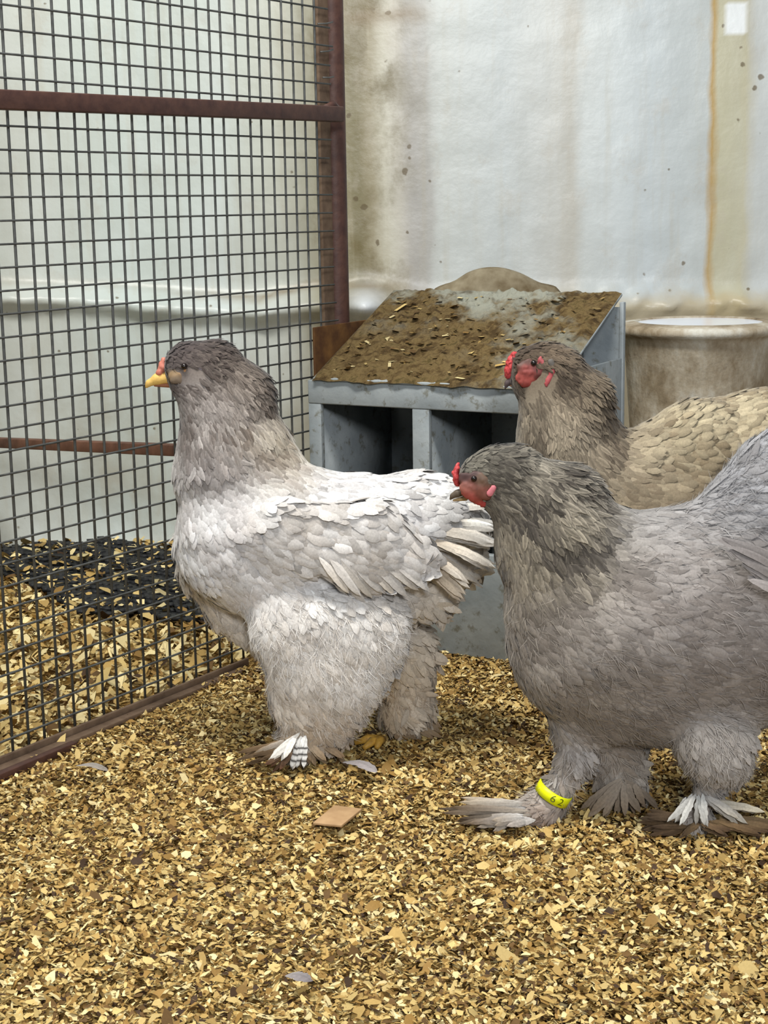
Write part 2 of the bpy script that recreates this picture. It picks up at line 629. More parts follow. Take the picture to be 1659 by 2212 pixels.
def bx(a, d, z):
    """a from the mesh-side end, d depth, z height"""
    p = FR + BA * (BW - a) + BB * d
    return np.array([p[0], p[1], z])


def bbox(mb, a0, a1, d0, d1, z0, z1):
    return mb.hexa([bx(a0, d0, z0), bx(a1, d0, z0), bx(a1, d1, z0), bx(a0, d1, z0),
                    bx(a0, d0, z1), bx(a1, d0, z1), bx(a1, d1, z1), bx(a0, d1, z1)])


nest = empty('nest_box', bx(BW / 2, BD / 2, 0.0))
tag(nest, 'weathered galvanised nest box with two dark openings and crusted sloping lid', 'nest box')
Z0, ZO0, ZO1 = 0.004, 0.17, 0.383
sk = 0.003


def front_a(u, v):
    p = hit_plane(u, v, bx(0, 0, 0), np.append(BB, 0))[0]
    return float((p[:2] - bx(0, 0, 0)[:2]) @ -BA), p[2]


ZO1 = (front_a(700, 872)[1] + front_a(880, 884)[1]) / 2
cuts = [(-0.009, front_a(693, 930)[0]), (front_a(890, 930)[0], front_a(926, 930)[0]), (BW - 0.022, BW)]
z_lp = hit_plane(720, 702, bx(0, 0, 0), np.append(BA, 0))[0][2]
z_rp = hit_plane(1340, 773, bx(BW, 0, 0), np.append(BA, 0))[0][2]
ma = (cuts[1][0] + cuts[1][1]) / 2
b = bbox(MB(), -0.009, BW, 0.0, 0.012, ZO1, ZF); b.build('top_strip', M_GALV, nest, False, 0.002)
b = bbox(MB(), -0.009, BW, 0.0, 0.012, Z0 + 0.006, ZO0); b.build('front_panel', M_GALV, nest, False, 0.002)
for (a0, a1) in cuts:
    b = bbox(MB(), a0, a1, 0.001, 0.011, ZO0, ZO1); b.build('stile', M_GALV, nest, False, 0.001)
b = bbox(MB(), ma - 0.002, ma + 0.002, 0.011, BD - 0.006, Z0 + 0.01, ZO1); b.build('divider', M_GALV, nest)
b = bbox(MB(), -0.001, BW, BD - 0.005, BD, Z0, ZB - 0.012); b.build('back_panel', M_GALV, nest)
b = bbox(MB(), 0.004, BW - 0.004, 0.012, BD - 0.005, 0.05, 0.055); b.build('nest_floor', M_GALV, nest)
b = bbox(MB(), 0.0, 0.002, 0.012, BD - 0.006, 0.055, ZO1 + 0.004); b.build('lining', M_GALV, nest)
b = bbox(MB(), -0.006, -0.002, 0.013, BD, Z0, z_lp); tag(b.build('end_panel', M_RUSTPLATE, nest, False, 0.001), 'rusted brown end plate')
b = bbox(MB(), BW, BW + 0.004, 0.004, BD, Z0, z_rp); tag(b.build('end_panel', M_GALV, nest, False, 0.001), 'grey sheet end plate')
# gable sheet set back under the lid on the open end
b = MB(); i0, i1 = BW - 0.065, BW - 0.060
b.hexa([bx(i0, 0.02, 0.40), bx(i1, 0.02, 0.40), bx(i1, BD, 0.40), bx(i0, BD, 0.40),
        bx(i0, 0.02, ZF - 0.004), bx(i1, 0.02, ZF - 0.004), bx(i1, BD, ZB - 0.01), bx(i0, BD, ZB - 0.01)])
tag(b.build('gable_sheet', M_GALV, nest), 'grey sheet set back under the lid edge')
b = bbox(MB(), BW - 0.001, BW + 0.006, BD - 0.008, BD + 0.002, Z0, ZB - 0.004); b.build('corner_angle', M_GALV, nest, False, 0.001)
# lid plate
b = MB()
lo, hi = -0.003, BD + 0.008
sl = (ZB - ZF) / BD


def lz(d):
    return ZF + 0.001 + sl * d


b.hexa([bx(0.002, lo, lz(lo)), bx(BW - 0.002, lo, lz(lo)), bx(BW - 0.002, hi, lz(hi)), bx(0.002, hi, lz(hi)),
        bx(0.002, lo, lz(lo) + 0.004), bx(BW - 0.002, lo, lz(lo) + 0.004), bx(BW - 0.002, hi, lz(hi) + 0.004), bx(0.002, hi, lz(hi) + 0.004)])
lid = b.build('lid', M_GALV, nest, False, 0.001)
# crust: uneven dried litter on the lid with ragged front edge
na, nd = 200, 140
A, D = np.meshgrid(np.linspace(0, 1, na), np.linspace(0, 1, nd), indexing='ij')
a_ = 0.003 + A * (BW - 0.006)
n3 = np.stack([a_, D * BD, np.zeros_like(A)], -1)
rag = 0.003 + 0.003 * vnoise(n3[:, :1] * [1, 0, 1], 60.0) + 0.003 * vnoise(n3[:, :1] * [1, 0, 1], 20.0)
d_ = lo - rag * (1 - D) + D * (hi - lo)
th = 0.0050 + 0.003 * vnoise(n3, 30.0) + 0.004 * vnoise(n3, 90.0) + 0.004 * vnoise(n3, 170.0)
edge = np.minimum(np.minimum(A, 1 - A) * 40, np.minimum(D, 1 - D) * 30)
th = np.maximum(th, 0.0012) * np.clip(edge, 0.0, 1) - 0.004 * np.clip(1 - D * 18, 0, 1) * (0.5 + 0.8 * vnoise(n3[:, :1] * [1, 0, 1], 45.0))
pp = FR + BA * (BW - a_)[..., None] + BB * d_[..., None]
V = np.concatenate([pp, (lz(d_) + 0.0042 + th)[..., None]], -1).reshape(-1, 3)
tag(obj('crust', np_mesh('crust', V, grid_quads(na, nd)[:, ::-1], None, None, M_CRUST), nest), 'dried brown litter crust')

# ------------------------------------------------------------------ blob maker (smooth union of round cones)
def surface_nets(F, org, h):
    ins = F < 0
    nx, ny, nz = F.shape
    acc = np.zeros((nx - 1, ny - 1, nz - 1, 3), np.float32)
    cnt = np.zeros((nx - 1, ny - 1, nz - 1), np.float32)
    corners = [(i, j, k) for i in (0, 1) for j in (0, 1) for k in (0, 1)]

    def sl3(c):
        return tuple(slice(c[a], F.shape[a] - 1 + c[a]) for a in range(3))
    for ca in corners:
        for ax in range(3):
            if ca[ax]:
                continue
            cb = list(ca); cb[ax] = 1
            fa, fb = F[sl3(ca)], F[sl3(cb)]
            m = (fa < 0) != (fb < 0)
            t = np.where(m, fa / np.where(m, fa - fb, 1), 0)
            for a in range(3):
                acc[..., a] += np.where(m, ca[a] + (t if a == ax else 0), 0)
            cnt += m
    act = cnt > 0
    idx = np.full(act.shape, -1, np.int64)
    idx[act] = np.arange(act.sum())
    base = np.argwhere(act)
    V = (base + acc[act] / cnt[act][:, None]) * h + org
    quads = []
    for ax in range(3):
        o1, o2 = [a for a in range(3) if a != ax]
        s_lo = [slice(None)] * 3; s_hi = [slice(None)] * 3
        s_lo[ax] = slice(0, -1); s_hi[ax] = slice(1, None)
        m = ins[tuple(s_lo)] != ins[tuple(s_hi)]
        g = np.argwhere(m)
        g = g[(g[:, o1] > 0) & (g[:, o2] > 0) & (g[:, o1] < F.shape[o1] - 1) & (g[:, o2] < F.shape[o2] - 1)]
        if not len(g):
            continue
        flip = ins[tuple(g.T)]
        c = []
        for d1, d2 in ((1, 1), (0, 1), (0, 0), (1, 0)):
            k = g.copy(); k[:, o1] -= d1; k[:, o2] -= d2
            c.append(idx[tuple(k.T)])
        q = np.stack(c, 1)
        if ax == 1:
            flip = ~flip
        q[~flip] = q[~flip][:, ::-1]
        quads.append(q)
    return V, np.concatenate(quads)


def prim_dist(P, pr):
    a, b, r0, r1 = pr['a'], pr['b'], pr['r0'], pr['r1']
    ab = b - a
    den = max(float(ab @ ab), 1e-9)
    t = np.clip(((P - a) @ ab) / den, 0, 1)
    q = P - (a + t[..., None] * ab)
    n, s = pr['n'], pr['lat']
    c = q @ n
    q2 = q + np.multiply.outer(c / s - c, n)
    d = np.sqrt((q2 ** 2).sum(-1)) - (r0 + (r1 - r0) * t)
    return d * min(1.0, 0.5 + 0.5 * s) if s < 1 else d


def field(P, prims, k):
    D = np.stack([prim_dist(P, p) for p in prims], -1)
    m = D.min(-1)
    return m - k * np.log(np.exp(-(D - m[..., None]) / k).sum(-1)), D


def blob_mesh(prims, h, k, inset=0.0, noise=None):
    lo = np.min([np.minimum(p['a'], p['b']) - max(p['r0'], p['r1']) * max(1, p['lat']) for p in prims], 0) - 3 * h - k
    hi = np.max([np.maximum(p['a'], p['b']) + max(p['r0'], p['r1']) * max(1, p['lat']) for p in prims], 0) + 3 * h + k
    nx = [int(math.ceil((hi[i] - lo[i]) / h)) + 1 for i in range(3)]
    G = np.stack(np.meshgrid(*[lo[i] + h * np.arange(nx[i]) for i in range(3)], indexing='ij'), -1)
    F, _ = field(G, prims, k)
    F = F + inset
    if noise:
        F = F + noise[0] * vnoise(G, noise[1])
    V, q = surface_nets(F, lo, h)
    return V, q, F, lo


def prim(a, b, r0, r1, lat=1.0, n=(0, -1, 0), key=None):
    return dict(a=np.asarray(a, float), b=np.asarray(b, float), r0=r0, r1=r1, lat=lat, n=np.asarray(n, float), key=key)


# slumped sack behind the nest box and stained tub
sp = []
sy = 2.90
for (u, v, r, u2, v2, r2) in ((972, 648, 42, 1050, 636, 40), (1050, 634, 40, 1105, 634, 38), (1105, 640, 34, 1180, 640, 32), (1000, 710, 70, 1150, 710, 75), (1000, 780, 95, 1150, 780, 100), (1000, 890, 100, 1150, 890, 105), (1010, 1000, 105, 1150, 1000, 110), (1010, 1070, 100, 1150, 1070, 105), (1040, 622, 22, 1090, 620, 22)):
    sp.append(prim(at_y(u, v, sy), at_y(u2, v2, sy), r * sy / F_PX, r2 * sy / F_PX, 0.8))
V, q, F, lo_ = blob_mesh(sp, 0.009, 0.010, 0.0, (0.006, 22.0))
V[:, 2] = np.maximum(V[:, 2], 0.0)
tag(obj('feed_sack', np_mesh('feed_sack', V, q, None, None, M_SACK)), 'dirty brown crumpled feed sack standing behind the nest box', 'sack')

tc = at_y(1512, 692, 2.74)
TR = 0.147


def lathe(prof, c, seg=48):
    v, q = [], []
    a = np.linspace(0, 2 * math.pi, seg, endpoint=False)
    for (r, z) in prof:
        v.append(np.stack([c[0] + r * np.cos(a), c[1] + r * np.sin(a), np.full(seg, z)], 1))
    for i in range(len(prof) - 1):
        for j in range(seg):
            q.append((i * seg + j, i * seg + (j + 1) % seg, (i + 1) * seg + (j + 1) % seg, (i + 1) * seg + j))
    return np.concatenate(v), q


zt_ = tc[2]
tub = empty('bedding_tub', (tc[0], tc[1], 0.0))
tag(tub, 'tall tan stained tapered tub with white filling behind the hens', 'tub')
TI = 0.108
prof = [(0.001, 0.002), (0.085, 0.002), (0.088, 0.006), (0.118, zt_ * 0.6), (0.130, zt_ - 0.03), (0.136, zt_ - 0.022), (TR, zt_ - 0.017), (TR, zt_ - 0.008),
        (TR - 0.005, zt_ - 0.004), (TI + 0.006, zt_), (TI, zt_ - 0.001), (TI - 0.003, zt_ - 0.006), (TI - 0.006, zt_ - 0.04)]
v, q = lathe(prof, tc)
obj('tub_body', np_mesh('tub_body', v, q, None, None, M_TUB), tub)
v, q = lathe([(0.0005, zt_ - 0.003), (0.06, zt_ - 0.003), (TI - 0.0012, zt_ - 0.003)], tc)
obj('white_filling', np_mesh('white_filling', v, q, None, None, M_WHITE), tub)

# ------------------------------------------------------------------ feathers
ROWS = np.array([0, .3, .62, .86, 1.0])
WID = np.array([.35, .9, 1.0, .66, .08])
CRS = np.array([-.5, 0, .5])


def feather_field(root, nrm, flow, L, Wd, tilt, colr, edge, shaft, curl, rnd):
    """many small feathers in one mesh: arrays of N"""
    N = len(root)
    t = flow - (flow * nrm).sum(1)[:, None] * nrm
    t /= np.linalg.norm(t, axis=1)[:, None] + 1e-9
    s = np.cross(nrm, t)
    l = ROWS[None, :, None]
    w = WID[None, :, None] * CRS[None, None, :]
    along = l * L[:, None, None] + 0 * w
    h = np.sin(tilt)[:, None, None] * along - curl[:, None, None] * along ** 2 / np.maximum(L, 1e-6)[:, None, None]
    h = h + (0.5 - np.abs(CRS))[None, None, :] * 0.28 * Wd[:, None, None] * WID[None, :, None]
    sd = w * Wd[:, None, None] + rnd[:, None, None] * 0.15 * along * l
    P = root[:, None, None, :] + along[..., None] * t[:, None, None, :] + sd[..., None] * s[:, None, None, :] + h[..., None] * nrm[:, None, None, :]
    c = colr[:, None, None, :] * np.ones((1, len(ROWS), 3, 1))
    ef = (np.abs(CRS) * 2)[None, None, :] * np.ones((N, len(ROWS), 1)) * 0.8
    ef = np.maximum(ef, (np.clip((ROWS - .8) / .2, 0, 1))[None, :, None])
    c = c * (1 + edge[:, None, None, None] * ef[..., None])
    c = c * (1 + shaft[:, None, None, None] * (1 - (np.abs(CRS) * 2))[None, None, :, None])
    nr = len(ROWS)
    base = (np.arange(N) * nr * 3)[:, None, None]
    i, j = np.meshgrid(np.arange(nr - 1), np.arange(2), indexing='ij')
    a = (i * 3 + j).ravel()[None, :, None]
    q = (base + a + np.array([0, 3, 4, 1])[None, None, :]).reshape(-1, 4)
    return P.reshape(-1, 3), q, c.reshape(-1, 3)


def strand_field(root, nrm, flow, L, Wd, tilt, colr, rnd):
    """wispy down strands"""
    N = len(root)
    t = flow - (flow * nrm).sum(1)[:, None] * nrm
    t /= np.linalg.norm(t, axis=1)[:, None] + 1e-9
    s = np.cross(nrm, t)
    l = np.array([0, .5, 1.0])[None, :, None]
    w = np.array([1, .8, .12])[None, :, None] * np.array([-.5, .5])[None, None, :]
    along = l * L[:, None, None] + 0 * w
    h = np.sin(tilt)[:, None, None] * along * (1.15 - 0.4 * l)
    sd = w * Wd[:, None, None] + rnd[:, None, None] * 0.4 * along * l
    P = root[:, None, None, :] + along[..., None] * t[:, None, None, :] + sd[..., None] * s[:, None, None, :] + h[..., None] * nrm[:, None, None, :]
    c = colr[:, None, None, :] * (0.9 + 0.15 * l[..., None]) * np.ones((1, 1, 2, 1))
    base = (np.arange(N) * 6)[:, None, None]
    a = np.array([0, 2])[None, :, None]
    q = (base + a + np.array([0, 2, 3, 1])[None, None, :]).reshape(-1, 4)
    return P.reshape(-1, 3), q, c.reshape(-1, 3)


def big_feather(p0, p1, width, up, bend, c0, c1, bars=None, droop=0.0, mat=None, split=0.25):
    """one large feather as its own mesh with a shaft ridge and slightly split vane"""
    p0, p1, up = (np.asarray(x, float) for x in (p0, p1, up))
    d = p1 - p0; Ln = np.linalg.norm(d); t = d / Ln
    s = np.cross(up, t); s /= np.linalg.norm(s)
    n = np.cross(t, s)
    nr, nc = 16, 7
    l = np.linspace(0, 1, nr)
    cr = np.linspace(-.5, .5, nc)
    prof = np.interp(l, [0, .12, .35, .7, .9, 1], [.10, .55, .95, 1.0, .7, .12])
    v, col = [], []
    for i in range(nr):
        for j in range(nc):
            jag = 1 + split * (random.random() - .5) * (abs(cr[j]) * 2) ** 2
            sp = prof[i] * width * cr[j] * jag
            fw = l[i] * Ln - abs(cr[j]) * width * 0.35 * (1 - l[i]) + (0.18 * width * (0.5 - abs(cr[j])) * 2 if i == nr - 1 else 0)
            hgt = bend * Ln * math.sin(math.pi * l[i] * 0.9) - droop * Ln * l[i] ** 2 + (0.5 - abs(cr[j])) * width * 0.18
            v.append(p0 + t * fw + s * sp + n * hgt)
            c = lin(c0) * (1 - l[i]) + lin(c1) * l[i]
            if bars and (l[i] > 0.35) and i % 3 == 0:
                c = lin(bars)
            c = c * (0.92 + 0.16 * random.random()) * (0.85 if j == nc // 2 else 1)
            col.append(c)
    q = [(i * nc + j, (i + 1) * nc + j, (i + 1) * nc + j + 1, i * nc + j + 1) for i in range(nr - 1) for j in range(nc - 1)]
    return np_mesh('feather', np.array(v), q, None, np.array(col), mat or M_FEATHER)


class Hen:
    def __init__(self, base_u, base_v_plane_y, name, label, yaw=0.0):
        p = at_y(base_u, 1500, base_v_plane_y)
        self.B = np.array([p[0], p[1], 0.0])
        self.e = np.array([math.cos(yaw), math.sin(yaw), 0.0])      # towards the tail
        self.n = np.array([math.sin(yaw), -math.cos(yaw), 0.0])     # towards the viewer's side
        self.root = empty(name, self.B)
        tag(self.root, label, 'hen')
        self.prims, self.attrs, self.mask = [], {}, []

    def pt(self, u, v, off=0.0):
        return hit_plane(u, v, self.B + self.n * off, self.n)

    def P(self, u, v, off=0.0):
        return self.pt(u, v, off)[0]

    def mk(self, u0, v0, r0, u1, v1, r1, key=None, lat=0.85, off=0.0):
        a, t0 = self.pt(u0, v0, off)
        b, t1 = self.pt(u1, v1, off)
        return prim(a, b, r0 * t0 / F_PX, r1 * t1 / F_PX, lat, self.n, key)

    def mirror(self, p):
        q = dict(p)
        for f in ('a', 'b'):
            q[f] = p[f] - 2 * ((p[f] - self.B) @ self.n) * self.n
        return q

    def add(self, *a, mirror=False, **k):
        p = self.mk(*a, **k)
        self.prims.append(p)
        if mirror:
            self.prims.append(self.mirror(p))

    def attr(self, key, col, col2, L, Wd, flow, tilt=0.22, jit=0.25, edge=-0.15, shaft=0.0, curl=0.12, dens=1.0, fluff=0.0, var=0.12):
        f = self.e * flow[0] + np.array([0, 0, -1.0]) * flow[1]
        self.attrs[key] = dict(c=lin(col), c2=lin(col2), L=L * .72, W=Wd * .60, flow=f / np.linalg.norm(f), tilt=tilt * .8, jit=jit, edge=edge, shaft=shaft,
                               curl=curl, dens=dens, fluff=fluff, var=var)

    def part(self, name, prims, h, k, mat=None, col=None, label=None, parent=None, noise=None):
        V, q, F, lo_ = blob_mesh(prims, h, k, 0.0, noise)
        cols = None
        if prims[0]['key'] is not None:
            _, Dm = field(V, prims, k)
            w = np.exp(-(Dm - Dm.min(-1)[..., None]) / .0012)
            w /= w.sum(-1)[..., None]
            cols = w @ np.array([lin(p['key']) for p in prims]) * (1 + .25 * vnoise(V, 260.0))[:, None]
        elif col is not None:
            cols = np.tile(lin(col), (len(V), 1))
        o = obj(name, np_mesh(name, V, q, None, cols, mat or M_SKIN), parent or self.root)
        if label:
            o['label'] = label
        return o

    def build(self, h=0.0065, k=0.010, inset=0.009, n_feather=6000, n_fluff=9000, noise=(0.003, 28.0)):
        V, q, F, org = blob_mesh(self.prims, h, k, inset, noise)
        V[:, 2] = np.maximum(V[:, 2], 0.002)
        keys = [p['key'] for p in self.prims]
        A = self.attrs

        def blend(P, name, kw=0.011):
            _, D = field(P, self.prims, k)
            w = np.exp(-(D - D.min(-1)[..., None]) / kw)
            w /= w.sum(-1)[..., None]
            arr = np.array([np.atleast_1d(A[kk][name]) for kk in keys])
            return w @ arr
        col = blend(V, 'c')
        obj('body', np_mesh('body', V, q, None, col, M_FEATHER), self.root)
        # surface samples
        tri = np.concatenate([q[:, [0, 1, 2]], q[:, [0, 2, 3]]])
        a, b_, c = V[tri[:, 0]], V[tri[:, 1]], V[tri[:, 2]]
        ar = np.linalg.norm(np.cross(b_ - a, c - a), axis=1)

        def sample(n):
            i = rng.choice(len(tri), n, p=ar / ar.sum())
            r1, r2 = np.sqrt(rng.random(n)), rng.random(n)
            P = a[i] * (1 - r1)[:, None] + b_[i] * (r1 * (1 - r2))[:, None] + c[i] * (r1 * r2)[:, None]
            g = np.stack(np.gradient(F, h), -1)
            ii = np.clip(np.round((P - org) / h).astype(int), 0, np.array(F.shape) - 1)
            N = g[ii[:, 0], ii[:, 1], ii[:, 2]]
            N /= np.linalg.norm(N, axis=1)[:, None] + 1e-9
            ok = P[:, 2] > 0.012
            for (m, mr) in self.mask:
                ok &= ((P - m) ** 2).sum(1) > mr ** 2
            return P[ok], N[ok]
        P, N = sample(int(n_feather * 5))
        Lm, Wm, dn = (blend(P, x)[:, 0] for x in ('L', 'W', 'dens'))
        pr = dn / (Lm * Wm)
        pr = np.clip(pr / np.quantile(pr, 0.98), 0, 1)
        pick = rng.random(len(P)) < pr * n_feather / max(pr.sum(), 1)
        P, N, Lm, Wm = P[pick], N[pick], Lm[pick], Wm[pick]
        n = len(P)
        fl = blend(P, 'flow')
        fl += rng.normal(0, 1, (n, 3)) * blend(P, 'jit')[:, :1] * 0.5
        mixf = np.clip(0.5 + 0.9 * vnoise(P, 30.0) + rng.normal(0, 0.25, n), 0, 1)[:, None]
        col = blend(P, 'c') * (1 - mixf) + blend(P, 'c2') * mixf
        col = col * (1 + rng.normal(0, 1, (n, 1)) * blend(P, 'var'))
        v1, q1, c1 = feather_field(P + N * 0.001, N, fl, Lm * rng.uniform(.8, 1.25, n), Wm * rng.uniform(.8, 1.2, n),
                                   blend(P, 'tilt')[:, 0] * rng.uniform(.6, 1.5, n), col, blend(P, 'edge')[:, 0], blend(P, 'shaft')[:, 0],
                                   blend(P, 'curl')[:, 0], rng.normal(0, 1, n))
        tag(obj('plumage', np_mesh('plumage', v1, q1, None, c1, M_FEATHER), self.root), None, None, None, 'stuff')
        P, N = sample(int(n_fluff * 4))
        ff = blend(P, 'fluff')[:, 0]
        pick = rng.random(len(P)) < ff * n_fluff / max(ff.sum(), 1)
        P, N = P[pick], N[pick]
        n = len(P)
        if n > 10:
            fl = blend(P, 'flow') + rng.normal(0, 0.28, (n, 3))
            mixf = rng.random((n, 1))
            col = blend(P, 'c') * (1 - mixf) + blend(P, 'c2') * mixf
            v2, q2, c2 = strand_field(P, N, fl, rng.uniform(.010, .024, n), rng.uniform(.0008, .0016, n), rng.uniform(.12, .5, n), col * rng.uniform(.85, 1.12, (n, 1)), rng.normal(0, 1, n))
            tag(obj('down', np_mesh('down', v2, q2, None, c2, M_FEATHER), self.root), None, None, None, 'stuff')

    def feathers(self, name, specs, rep=1, parent=None):
        """specs: (u0,v0,off0,u1,v1,off1,width_px,c0,c1,kwargs)"""
        for s in specs:
            u0, v0, o0, u1, v1, o1, w, c0, c1 = s[:9]
            kw = s[9] if len(s) > 9 else {}
            kw = dict(kw)
            upv = kw.pop('up', None)
            upv = self.n * 0.8 + np.array([0, 0, 0.5]) if upv is None else np.asarray(upv, float)
            bend = kw.pop('bend', 0.05)
            for r in range(rep):
                j = 0 if rep == 1 else 1
                a, t0 = self.pt(u0 + j * random.gauss(0, 5), v0 + j * random.gauss(0, 4), o0)
                b, t1 = self.pt(u1 + j * random.gauss(0, 13), v1 + j * random.gauss(0, 7), o1 + j * random.gauss(0, .008))
                a[2] = max(a[2], 0.010); b[2] = max(b[2], 0.008)
                f = random.uniform(.88, 1.1)
                cc = [tuple(np.clip(np.array(c) * f, 0, 255)) for c in (c0, c1)]
                obj(name, big_feather(a, b, w * t0 / F_PX * (1 if rep == 1 else 1.25 / rep ** .8) * random.uniform(.8, 1.2), upv, bend * random.uniform(.6, 1.6), cc[0], cc[1], **kw), parent or self.root)

    def eye(self, u, v, r_px, lat_m):
        for sgn in (1, -1):
            c, t = self.pt(u, v, lat_m)
            if sgn < 0:
                c = c - 2 * ((c - self.B) @ self.n) * self.n
            r = r_px * t / F_PX
            vv, qq = lathe([(r * math.sin(x), r * math.cos(x)) for x in np.linspace(0.02, math.pi - 0.02, 12)], c[:2], 18)
            vv[:, 2] += c[2]
            obj('eye', np_mesh('eye', vv, qq, None, None, M_EYE), self.root)


# ------------------------------------------------------------------ pale hen (by the mesh)
H1 = Hen(690, 1.885, 'hen', 'pale white hen with dark head and yellow beak standing by the wire mesh')
A = H1.attr
A('head', (92, 82, 80), (70, 62, 62), .010, .0045, (1, .25), .12, .2, .12, -.05, .10, 1.2)
A('nape', (120, 106, 90), (60, 51, 44), .030, .008, (.75, .8), .24, .25, .45, -.45, .10, 1.3)
A('neck', (176, 168, 163), (96, 85, 78), .030, .011, (.25, 1), .14, .3, .25, -.28, .10, 1.2)
A('throat', (194, 189, 187), (122, 113, 110), .024, .011, (.15, 1), .14, .3, .15, -.22, .10, 1.1)
A('cape', (208, 196, 170), (158, 140, 114), .032, .013, (.7, .7), .16, .3, .18, -.22, .12, 1.1)
A('breast', (229, 228, 229), (208, 204, 204), .030, .019, (.45, .9), .15, .25, -.10, -.03, .12, 1.1)
A('back', (226, 225, 226), (206, 203, 203), .034, .019, (1, .18), .15, .25, -.12, -.03, .12, 1.1)
A('wing', (226, 223, 221), (204, 196, 188), .036, .025, (.9, .5), .20, .22, -.16, -.06, .14, 1.1)
A('rump', (228, 226, 222), (202, 194, 184), .042, .021, (.9, .6), .38, .5, -.14, -.05, .22, 1.0)
A('vent', (204, 190, 170), (222, 212, 198), .040, .018, (.8, .7), .40, .6, -.12, 0, .2, .8, .8)
A('thigh', (232, 229, 226), (210, 202, 193), .030, .017, (.35, 1), .16, .35, -.10, -.03, .12, 1.0, .9)
A('shin', (224, 214, 202), (186, 166, 142), .036, .014, (.35, 1), .25, .5, -.12, 0, .15, .9, 1.0)
A('hock', (210, 197, 180), (172, 150, 124), .040, .013, (.25, 1), .25, .5, -.12, 0, .15, .9, 1.0)
A('crop', (224, 216, 206), (202, 190, 174), .030, .016, (.4, 1), .2, .4, -.1, 0, .12, 1.0, .6)
A('foot', (200, 194, 186), (150, 134, 114), .020, .009, (-.8, .5), .25, .6, -.1, 0, .12, .8, .4)
A('shank', (190, 146, 40), (150, 110, 30), .004, .002, (0, 1), .1, .1, 0, 0, 0, .0, .0)
D = H1.add
D(402, 792, 50, 455, 790, 55, key='head', lat=.78)
D(376, 782, 22, 400, 766, 28, key='head', lat=.9)
D(392, 828, 28, 435, 842, 36, key='head', lat=.85)
D(432, 850, 36, 478, 868, 50, key='head', lat=.9)
D(470, 798, 56, 525, 850, 54, key='nape', lat=.85)
D(528, 850, 54, 540, 930, 58, key='nape', lat=.9)
D(455, 850, 60, 475, 930, 86, key='neck', lat=.85)
D(500, 890, 86, 505, 1000, 118, key='neck', lat=.82)
D(455, 900, 58, 462, 1010, 80, key='throat', lat=.9)
D(560, 960, 70, 590, 1050, 85, key='cape', lat=1.1)
D(500, 1050, 118, 535, 1160, 156, key='breast', lat=.85)
D(535, 1160, 158, 610, 1230, 138, key='breast', lat=.85)
D(408, 1160, 34, 436, 1235, 46, key='crop', lat=1, off=-.05)
D(436, 1235, 46, 490, 1310, 50, key='crop', lat=1, off=-.05)
D(490, 1310, 50, 590, 1370, 70, key='crop', lat=1, off=-.05)
D(600, 1120, 130, 800, 1150, 125, key='back', lat=.9)
D(800, 1145, 122, 930, 1120, 98, key='back', lat=.9)
D(910, 1110, 92, 1000, 1130, 58, key='rump', lat=.75)
D(900, 1190, 96, 985, 1210, 60, key='rump', lat=.8)
D(860, 1270, 80, 930, 1290, 56, key='vent', lat=.9)
D(620, 1150, 88, 780, 1170, 96, key='wing', lat=.32, off=.072, mirror=True)
D(780, 1175, 94, 870, 1200, 74, key='wing', lat=.32, off=.070, mirror=True)
D(620, 1350, 92, 800, 1370, 100, key='thigh', lat=.62, off=.055)
D(650, 1420, 96, 740, 1450, 112, key='thigh', lat=.60, off=.052)
D(662, 1490, 88, 706, 1505, 84, key='shin', lat=.58, off=.05)
D(658, 1545, 62, 712, 1558, 60, key='shin', lat=.55, off=.05)
D(640, 1590, 40, 655, 1612, 30, key='foot', lat=.8, off=.05)
D(655, 1610, 26, 632, 1655, 14, key='foot', lat=1.2, off=.05)
D(760, 1360, 95, 850, 1400, 90, key='vent', lat=.7, off=-.05)
D(860, 1430, 74, 880, 1520, 58, key='hock', lat=.7, off=-.05)
D(875, 1530, 56, 880, 1580, 30, key='hock', lat=.7, off=-.05)
D(822, 1440, 12, 826, 1600, 10, key='shank', lat=1, off=-.025)
D(826, 1604, 11, 770, 1612, 7, key='shank', lat=1, off=-.025)
for (u, v, o) in ((382, 802, .017), (400, 800, .019), (420, 800, .02), (378, 814, .016), (400, 816, .019), (420, 818, .02), (436, 806, .021), (436, 828, .021)):
    H1.mask.append((H1.P(u, v, o), 15 * 1.96 / F_PX))
H1.build(n_feather=17000, n_fluff=26000)
# face
fp = [H1.mk(366, 802, 6, 388, 797, 8, lat=.4, off=.0150, key=(84, 74, 66)), H1.mk(404, 801, 7, 426, 797, 8, lat=.4, off=.0200, key=(178, 132, 88)), H1.mk(374, 812, 6, 420, 809, 6, lat=.4, off=.0175, key=(150, 124, 90)),
      H1.mk(376, 822, 7, 426, 822, 9, lat=.4, off=.0185, key=(104, 90, 76)), H1.mk(424, 830, 8, 434, 814, 8, lat=.4, off=.0205, key=(92, 82, 84))]
for fq in (fp, [H1.mirror(p) for p in fp]):
    H1.part('face', fq, .0016, .0025, M_SKIN, None, 'bare tan skin around the eye', None, (.0006, 300))
H1.part('ear_lobe', [H1.mk(436, 796, 10, 440, 812, 8, lat=.5, off=.023), H1.mk(431, 822, 5, 433, 842, 4, lat=.6, off=.024)], .0018, .002, M_SKIN, (134, 124, 128), 'grey ear lobe')
H1.part('comb', [H1.mk(353, 776, 5, 351, 792, 7, lat=1.3), H1.mk(351, 792, 7, 345, 806, 8, lat=1.2)], .0015, .002, M_SKIN, (204, 126, 108), 'small pink comb', None, (.001, 350))
